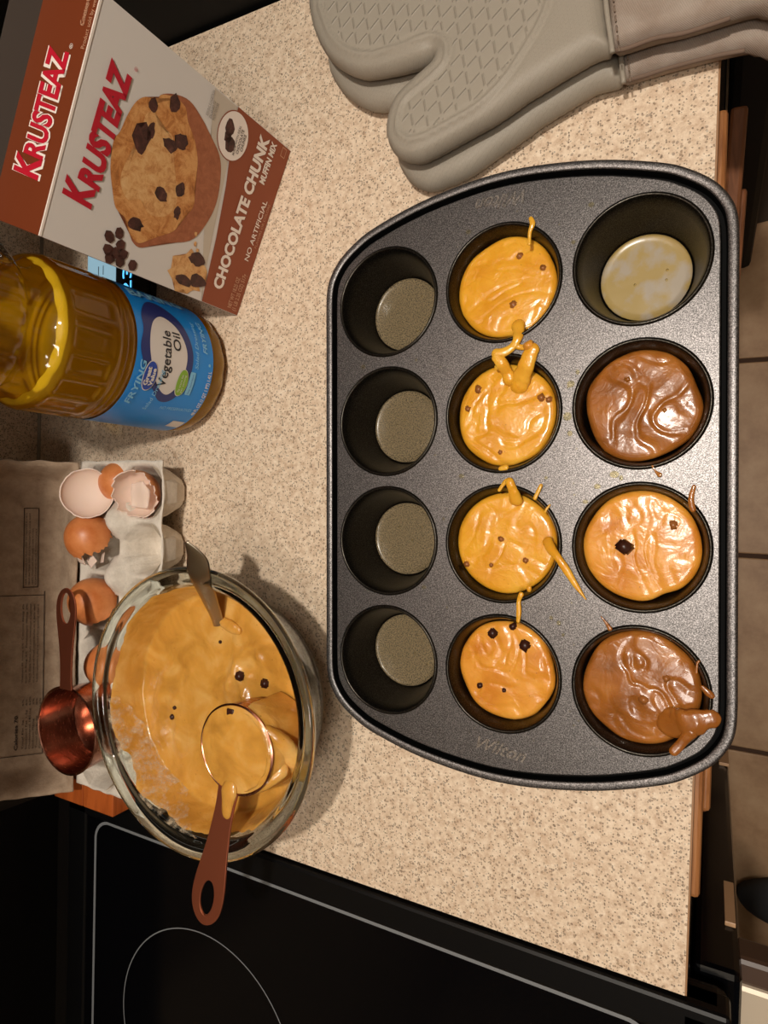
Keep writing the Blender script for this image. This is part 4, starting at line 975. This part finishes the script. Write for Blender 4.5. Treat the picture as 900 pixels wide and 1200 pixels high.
mk('back_flap', V, [[0, 1, 5, 4], [1, 2, 6, 5], [2, 3, 7, 6], [0, 4, 7, 3]], [M['card']], bx, smooth=False, label='dark grey raised inner flap')
def tt(s, u, d, h, w_, m, bold=.02, shear=0, rot=0, lift=.0009, offs_=0):
    ux = BU; uy = (-BN*math.cos(FA)+UZ*math.sin(FA)); a = rot
    return text('printed_text', s, m, flap, tp(u, d, 0), tuple(ux*math.cos(a)+uy*math.sin(a)), tuple(uy*math.cos(a)-ux*math.sin(a)), h, w_, lift=lift, bold=bold, shear=shear)
for m_, bo, li in ((M['whitep'], .085, .0009), (M['redp'], .035, .0012)):
    tt('K', .0315, .0150, .0240, .0140, m_, bo, .12, lift=li); tt('RUSTEAZ', .0440, .0150, .0185, .0670, m_, bo, .12, lift=li)
tt('®', .1115, .0130, .0030, None, M['whitep'], .0)
tt('Contents may settle.', .1260, .0085, .0034, .0360, M['tanp'], 0); tt('Product sold by weight not volume.', .1130, .0020, .0034, .0330*1.5, M['tanp'], 0) if False else None
tt('Contents may', .1255, .0080, .0034, .0200, M['tanp'], 0); tt('Product sold by weight', .1130, .0022, .0034, .0330, M['tanp'], 0)

# ------------------------------------------------------------------ oil bottle
OC = (-.4500, .1150); LR = .0572
bo = thing('oil_bottle', 'clear ribbed plastic bottle of yellow vegetable oil with blue label', 'bottle', (OC[0], OC[1], 0))
def ribbed(profile, seg, ribs):
    """profile: (r, z); ribs(a, z) -> radius change"""
    V = []; n = len(profile); Fc = []
    for i in range(seg):
        a = 2*PI*i/seg
        for r, z in profile: rr_ = r+ribs(a, z) if r > .02 else r; V.append((OC[0]+rr_*math.cos(a), OC[1]+rr_*math.sin(a), z))
    for i in range(seg):
        j = (i+1) % seg
        for k in range(n-1): Fc.append([i*n+k, j*n+k, j*n+k+1, i*n+k+1])
    return V, Fc
def bprof(z):
    pr = [(.0008, .046), (.004, .052), (.010, .0555), (.016, .0565), (.0225, .0568), (.0235, .0560), (.107, .0560), (.1085, .0568), (.1115, .0572), (.1135, .0560), (.1155, .0572), (.1185, .0560), (.1215, .0572), (.160, .0568), (.1655, .0545), (.170, .0490), (.174, .0455), (.182, .0450), (.187, .0480), (.192, .0530), (.198, .0555), (.215, .0560), (.232, .0530), (.246, .044), (.256, .030), (.262, .018), (.266, .0155), (.285, .0150)]
    return float(np.interp(z, [p[0] for p in pr], [p[1] for p in pr]))
def ribs(a, z):
    d = 0
    if .122 < z < .162:   # eleven sunken rectangular panels
        t = (a*180/PI+11.5) % 19.6; e = sstep(2.2, 3.6, t)*sstep(17.4, 16.0, t); d -= .0014*e*sstep(.126, .1285, z)*sstep(.160, .1575, z)
    if .192 < z < .245:   # long vertical finger ribs on the clear upper part
        d += .0013*math.sin(a*22)*sstep(.193, .199, z)*sstep(.246, .236, z)
    if .165 < z < .192: d += .0010*math.sin(a*16)*sstep(.165, .170, z)*sstep(.192, .187, z)
    if z < .022: d += .0009*abs(math.sin(a*7+z*160))*sstep(.022, .016, z)
    return d
zs = sorted(set([.0008, .002, .004, .007, .010, .013, .016, .019, .0225, .0235]+[.03+.007*i for i in range(11)]+[.107+.0012*i for i in range(13)]+[.122+.0018*i for i in range(24)]+[.164+.0015*i for i in range(56)]+[.25, .253, .256, .259, .262, .266, .275, .285]))
bprf = [(0, .0030), (.030, .0030), (.040, .0008)]+[(bprof(z), z) for z in zs]
mk('bottle_wall', *ribbed(bprf, 264, ribs), M['pet'], bo)
OL = .1690
oprf = [(0, .0042), (.030, .0042), (.040, .0022)]+[(bprof(z)-.0009, z) for z in zs if .0015 < z < OL]+[(bprof(OL)-.0012, OL), (bprof(OL)-.004, OL+.0002), (.02, OL+.0002), (0, OL+.0002)]
vo = ribbed(oprf, 264, ribs); nso = len(oprf)-1
mk('oil', *vo, [M['oilbody'], M['oilsurf']], bo, mi=[1 if k % nso >= nso-4 else 0 for k in range(len(vo[1]))], label='yellow oil filling the bottle to its waist')
mk('cap', *join(lathe([(.0150, .268), (.0180, .268), (.0188, .270), (.0188, .288), (.0175, .290), (0, .290)], 48, (OC[0], OC[1], 0))), M['lightblue'], bo, sharp=40)
# label wrapped round the bottle
def cylp(u, v, w_=0, z0=.0236):   # u along +Y round the wall (radians * radius), v height
    a = u/LR; r = LR+w_; return Vector((OC[0]+r*math.cos(a), OC[1]+r*math.sin(a), v))
D = lambda deg: math.radians(deg)*LR
lv = lathe([(LR, .0240), (LR, .1068)], 160, (OC[0], OC[1], 0))
label = mk('label', lv[0], lv[1], M['blue'], bo, label='blue wraparound paper label')
def lp(name, poly, m, lift, cell=.0018):
    pts, dd, bb, fs = grid_fill(poly, cell); return mk(name, [tuple(cylp(p[0], p[1], lift)) for p in pts], fs, m, label)
navy = smoothpath([(D(12), .1005), (D(26), .099), (D(40), .088), (D(42), .074), (D(30), .058), (D(8), .0495), (D(-12), .0490), (D(-26), .0525), (D(-40), .060), (D(-43), .070), (D(-37), .079), (D(-22), .094), (D(-4), .1035)], 90, True)
lp('label_shape', navy, M['navy'], .0003)
lp('label_shape', smoothpath([(D(28), .077), (D(21), .064), (D(4), .0560), (D(-14), .0565), (D(-28), .0610), (D(-35.5), .0675), (D(-32), .0770), (D(-20), .0880), (D(-4), .0945), (D(10), .0940), (D(22), .0880)], 88, True), M['labelw'], .0006)
lp('label_badge', circ(D(-23.2), .0905, .0125, 48, .0068), M['labelw'], .0008); lp('label_badge', circ(D(-23.2), .0905, .0117, 48, .0061), M['gvblue'], .0010)
lp('label_badge', [(D(-32), .0440), (D(-12), .0440), (D(-12), .0500), (D(-32), .0500)], M['lightblue'], .0007)
lp('label_badge', circ(D(-23), .0568, .0118, 48, .0062), M['labelw'], .0008); lp('label_badge', circ(D(-23), .0568, .0112, 48, .0056), M['green'], .0010)
lp('label_panel', [(D(-73), .018+.008), (D(-62), .018+.008), (D(-62), .040), (D(-73), .040)], M['labelw'], .0005)
def lt_(s, u, v, h, w_, m, bold=0, shear=0, lift=.0009, rot=0):
    ca, sa = math.cos(rot), math.sin(rot)
    return text('printed_text', s, m, label, (0, 0, 0), (1, 0, 0), (0, 1, 0), h, w_, mapfn=lambda a, b, l: cylp(u+a*ca-b*sa, v+a*sa+b*ca, l), lift=lift, bold=bold, shear=shear)
lt_('Vegetable', D(-30), .0735, .0085, .0460, M['blackp'], .012); lt_('Oil', D(1.5), .0630, .0080, .0150, M['blackp'], .012)
lt_('Great', D(-31), .0912, .0040, .0150, M['labelw'], .04, lift=.0014); lt_('Value', D(-31), .0866, .0036, .0145, M['labelw'], .04, lift=.0014)
lt_('FRYING', D(-50), .0970, .0055, .0380, M['lightblue'], .02, .15); lt_('FRYING', D(6), .0320, .0048, .0300, M['lightblue'], .02, .15, rot=-.0)
lt_('BAKING', D(43), .1020, .0090, .0620, M['lightblue'], .04, .1, rot=-1.45)
lt_('Salad Dressing', D(-9), .0425, .0038, .0420, M['lightblue'], 0, .2); lt_('Salad Dressing', D(-54), .0780, .0038, .0380, M['lightblue'], 0, .2)
lt_('NO PRESERVATIVES', D(-50), .0660, .0032, .0340, M['lightblue'], 0, .1, rot=-1.5)
lt_('48 FL OZ (1 QT 1 PT) 1.42 L', D(-51), .0262, .0036, .0430, M['labelw'], .02)
lt_('0g trans fat', D(-31), .0575, .0020, .0150, M['labelw'], 0, lift=.0014); lt_('per serving', D(-31), .0545, .0020, .0150, M['labelw'], 0, lift=.0014)
lt_('See nutrition', D(-31), .0460, .0016, .0170, M['gvblue'], 0)
lp('label_emblem', circ(D(-3), .0290, .0014, 16), M['lightblue'], .0006)

# small digital display behind box and bottle
dv = thing('digital_clock', 'dark digital display with glowing cyan digits, between box and bottle', 'clock', (-.535, .232, 0))
cs = mk('case', *box(-.578, -.488, .170, .300, .0006, .011, .002), M['device'], dv, smooth=False)
mk('screen', *box(-.576, -.5345, .172, .298, .0110, .0114), M['screen'], cs, smooth=False, label='pale blue lit screen half')
text('glowing_digits', '23', M['digit'], cs, (-.5120, .1930, .0110), (0, 1, 0), (-1, 0, 0), .0125, .0300, lift=.0005, bold=.01)
for k, x in enumerate((-.5530, -.5600)):
    mk('screen_line', *box(x, x+.0008, .208, .217, .0114, .0116), M['blackp'], cs, smooth=False); mk('screen_line', *box(x, x+.0008, .219, .228, .0114, .0116), M['blackp'], cs, smooth=False)

# ------------------------------------------------------------------ oven mitts
def zig(p, z): return [(q[0], min(q[1], .424)) for q in (W(x, y, z) for x, y in p)]
up_sil = [(366, 0), (367, 23), (373, 46), (386, 69), (403, 84), (423.5, 92), (447, 90), (475.5, 84), (499, 77), (511, 69), (508, 77), (499, 85), (484, 98), (467, 115.5), (458, 136), (455, 156), (458, 173), (468, 186), (480, 190.5), (496, 190), (519, 179), (551, 161), (583, 143), (620, 117), (633, 109), (667, 88), (700, 69.5), (718, 62.5), (715, 40), (711, 10), (707, -30), (700, -90), (690, -150), (640, -172), (580, -185), (520, -185), (460, -165), (410, -120), (378, -60)]
up_cuff = [(717, 62), (733, 60), (767, 48), (800, 42), (833, 32), (856, 24), (885, 17), (915, 22), (950, 10), (960, -60), (940, -130), (800, -140), (700, -145), (707, -30), (711, 10), (714, 40)]
lo_sil = [(386, 40), (387, 74), (390, 90), (403, 110), (421, 124), (441, 131), (464, 128.5), (478, 122), (474, 140), (468, 165), (467, 186), (472, 201), (484, 217), (503, 224.5), (524, 219), (551, 207), (583, 185), (620, 159), (633, 149), (667, 128), (700, 109), (731, 98), (727, 60), (722, 0), (715, -60), (700, -120), (640, -140), (560, -150), (470, -130), (410, -70)]
lo_cuff = [(729, 98), (750, 93), (775, 85), (800, 78), (840, 68), (873, 62), (893, 67), (915, 72), (945, 60), (955, 0), (930, -90), (720, -100), (722, 0), (726, 60)]
panelp = [(377, 0), (379, 17), (389, 43), (406, 59), (432, 65), (470, 56), (499, 45), (516, 45), (525, 58), (520, 78), (499, 98), (475.5, 118), (467.5, 139), (468, 156), (481, 165), (499, 160), (533, 141.5), (562, 124), (591, 95), (614, 61), (632, 30), (643, 0), (646, -50), (620, -110), (560, -150), (500, -155), (440, -130), (395, -75)]
def mitt(label, sil, cuff, zc, T, panel, m_seed, seam):
    z_t = zc+T*.3
    S = smoothpath(zig(sil, zc), 160, True); Cf = smoothpath(zig(cuff, zc), 90, True)
    cxm = sum(p[0] for p in S)/len(S); cym = sum(p[1] for p in S)/len(S)
    root = thing('oven_mitt', label, 'oven mitt', (cxm, cym, zc-T))
    Pp = smoothpath(zig(panelp, zc+T*.8), 140, True)
    wdt = .013
    def prof_(d): return math.sqrt(max(0, 1-(1-min(d/wdt, 1))**2))
    V, Fc, nt_ = pillow(S, .0019, lambda x, y, d: zc, lambda x, y, d: zc)
    P2 = np.array([(v[0], v[1]) for v in V]); dS, _ = poly_dist(P2, S); dP, _ = poly_dist(P2, Pp); inP = poly_in(P2, Pp)
    top = np.zeros(len(V), bool)
    for f_ in Fc[:nt_]:
        for i in f_: top[i] = True
    W_ = []
    for i, v in enumerate(V):
        d = dS[i] if (v[2] is not None) else 0
        s = 1 if top[i] else -1; z = zc+s*T*prof_(d)
        if top[i] and d > .001:
            if panel:
                z += .0017*math.exp(-((dP[i]-.0002)/.0011)**2); z -= .0010*math.exp(-((dP[i]-.0032)/.0011)**2)
            z += .0007*ns(v[0]*25, v[1]*25, m_seed)
        W_.append((v[0], v[1], z))
    mi = []
    for k, f_ in enumerate(Fc): mi.append(1 if (panel and k < nt_ and all(inP[i] for i in f_) and min(dP[i] for i in f_) > .0028) else 0)
    mk('silicone_shell', W_, Fc, [M['sil'], M['silp']], root, mi=mi)
    V, Fc, nt_ = pillow(Cf, .003, lambda x, y, d: zc+T*.80*math.sqrt(max(0, 1-(1-min(d/.007, 1))**2))+.0008*ns(x*40, y*40, m_seed)*min(1, d/.01), lambda x, y, d: zc-T*.85*math.sqrt(max(0, 1-(1-min(d/.007, 1))**2)))
    cf = mk('cuff', V, Fc, M['twill'], root, label='grey twill fabric cuff')
    # rubber seam band and the edge piping
    sp_ = [(*W(x, y, zc+T*.85), zc+T*.9) for x, y in seam]
    mk('seam_band', *tube(smoothpath(sp_, 16), .0016, 10), M['sil'], root)
    ed = [cuff[k] for k in (range(0, 6))]
    ep_ = [(*W(x, y-1.5, zc+.001), zc+.002) for x, y in ed]
    mk('cuff_piping', *tube(smoothpath(ep_, 30), .0013, 8), M['hem'], cf)
    # stitches beside the seam
    (x0, y0), (x1, y1) = seam[0], seam[-1]; st_ = ([], [])
    for k in range(14):
        t0, t1 = (k+.1)/14, (k+.7)/14; q = []
        for t in (t0, t1): X, Y = x0+(x1-x0)*t+8, y0+(y1-y0)*t; w_ = W(X, Y, zc+T*.8); q.append((w_[0], w_[1], zc+T*.80+.0009*(1 if True else 0)))
        st_ = join(st_, tube(q, .0005, 6))
    mk('stitching', *st_, M['thread'], cf)
    return root
mitt('lower grey silicone oven mitt on the counter beneath the other', lo_sil, lo_cuff, .0115, .011, False, 1, [(731, 98), (727, 60), (722, 0), (712, -80)])
mitt('upper grey silicone oven mitt with raised diamond grip panel', up_sil, up_cuff, .0350, .0120, True, 2, [(718, 62.5), (715, 40), (711, 10), (700, -100)])

# ------------------------------------------------------------------ person standing at the stove
def skin(name, verts, edges, radii, m, parent, sub=2):
    me = bpy.data.meshes.new(name); off = origin(parent); me.from_pydata([tuple(Vector(v)-off) for v in verts], edges, []); me.materials.append(m)
    o = bpy.data.objects.new(name, me); col.objects.link(o); o.parent = parent
    md = o.modifiers.new('skin', 'SKIN'); md.use_smooth_shade = True
    for i, r in enumerate(radii):
        sv = me.skin_vertices[0].data[i]; r = r if isinstance(r, tuple) else (r, r); sv.radius = r; sv.use_root = (i == 0)
    s = o.modifiers.new('sub', 'SUBSURF'); s.levels = sub; s.render_levels = sub
    return o
def plaid():
    m = mat('plaid_cloth', (26, 26, 32), .95, spec=.1); v = coordn(m); s = sepn(m, v)
    def band(c, sc_, wd): return mathn(m, 'LESS_THAN', mathn(m, 'ABSOLUTE', mathn(m, 'SUBTRACT', mathn(m, 'FRACT', mathn(m, 'MULTIPLY', c, sc_)), .5)), wd)
    a = mathn(m, 'MAXIMUM', band(mathn(m, 'ADD', s[1], mathn(m, 'MULTIPLY', s[2], .25)), 16, .04), band(s[2], 14, .04)); r = mathn(m, 'MAXIMUM', band(s[1], 8, .1), band(s[2], 7, .1))
    setc(m, mix(m, mathn(m, 'MULTIPLY', a, .8), mix(m, mathn(m, 'MULTIPLY', r, .35), (22, 22, 28), (78, 34, 28)), (150, 150, 160))); bump(m, noisen(m, v, 30, 4), .6, .01); return m
M['plaid'] = plaid(); M['skin'] = mat('skin', (206, 156, 128), .5, sss=.1); M['shirt'] = mat('shirt_cloth', (70, 74, 84), .9); M['hair'] = mat('hair', (50, 34, 24), .7); M['sock'] = mat('sock_cloth', (60, 60, 62), .95)
pr_ = thing('person', 'person in dark plaid trousers standing at the stove front', 'person', (.36, -.62, FLOOR_Z))
hy = -.77
KN = (.150, -.710, -.44)
mk_pts = [(.40, hy, .02), (.42, hy, .18), (.44, hy, .36), (.45, hy, .46), (.44, hy, .54), (.425, hy, .62), (.43, hy, .70),
          (.44, hy+.17, .44), (.42, hy+.22, .20), (.30, hy+.20, .02), (.24, hy+.19, .0),
          (.44, hy-.17, .44), (.44, hy-.22, .20), (.38, hy-.22, -.02), (.34, hy-.21, -.06),
          (.38, hy+.09, -.03), KN, (.240, -.715, -.82), (.14, -.715, -.885),
          (.38, hy-.09, -.03), (.35, hy-.10, -.45), (.37, hy-.10, -.82), (.27, hy-.11, -.885)]
eg = [(0, 1), (1, 2), (2, 3), (3, 4), (4, 5), (5, 6), (3, 7), (7, 8), (8, 9), (9, 10), (3, 11), (11, 12), (12, 13), (13, 14), (0, 15), (15, 16), (16, 17), (17, 18), (0, 19), (19, 20), (20, 21), (21, 22)]
rd = [.11, .10, .12, .09, .05, .085, .07, .05, .038, .026, .03, .05, .038, .026, .03, .08, .05, .033, .028, .08, .05, .033, .028]
skin('body', mk_pts, eg, rd, M['skin'], pr_)
skin('trousers', [(.40, hy, .05), (.385, hy, -.02), (.37, hy+.09, -.08), (.285, hy+.085, -.25), KN, (.200, -.712, -.62), (.235, -.715, -.80), (.37, hy-.09, -.08), (.36, hy-.095, -.25), (.35, hy-.10, -.45), (.365, hy-.10, -.80)],
     [(0, 1), (1, 2), (2, 3), (3, 4), (4, 5), (5, 6), (1, 7), (7, 8), (8, 9), (9, 10)], [.135, .13, .11, .104, .098, .072, .070, .10, .088, .078, .072], M['plaid'], pr_)
skin('shirt', [(.40, hy, .06), (.42, hy, .2), (.44, hy, .38), (.45, hy, .46), (.44, hy+.17, .44), (.425, hy+.215, .24), (.44, hy-.17, .44), (.44, hy-.215, .24)],
     [(0, 1), (1, 2), (2, 3), (3, 4), (4, 5), (3, 6), (6, 7)], [.14, .125, .145, .10, .07, .055, .07, .055], M['shirt'], pr_)
hv = lathe([(0, .125), (.05, .118), (.088, .08), (.098, .03), (.09, -.02), (.08, -.05)], 32, (.445, hy, .66)); mk('hair', *hv, M['hair'], pr_)
for k, (sx, sy, sz) in enumerate(((.20, -.715, -.89), (.33, hy-.11, -.89))):
    mk('sock', *xf(lathe([(0, .03), (.03, .028), (.042, .01), (.044, -.01), (.03, -.0245), (0, -.0245)], 24), Matrix.Translation((sx-.03, sy, sz)) @ Matrix.Diagonal((2.4, 1, 1, 1))), M['sock'], pr_)
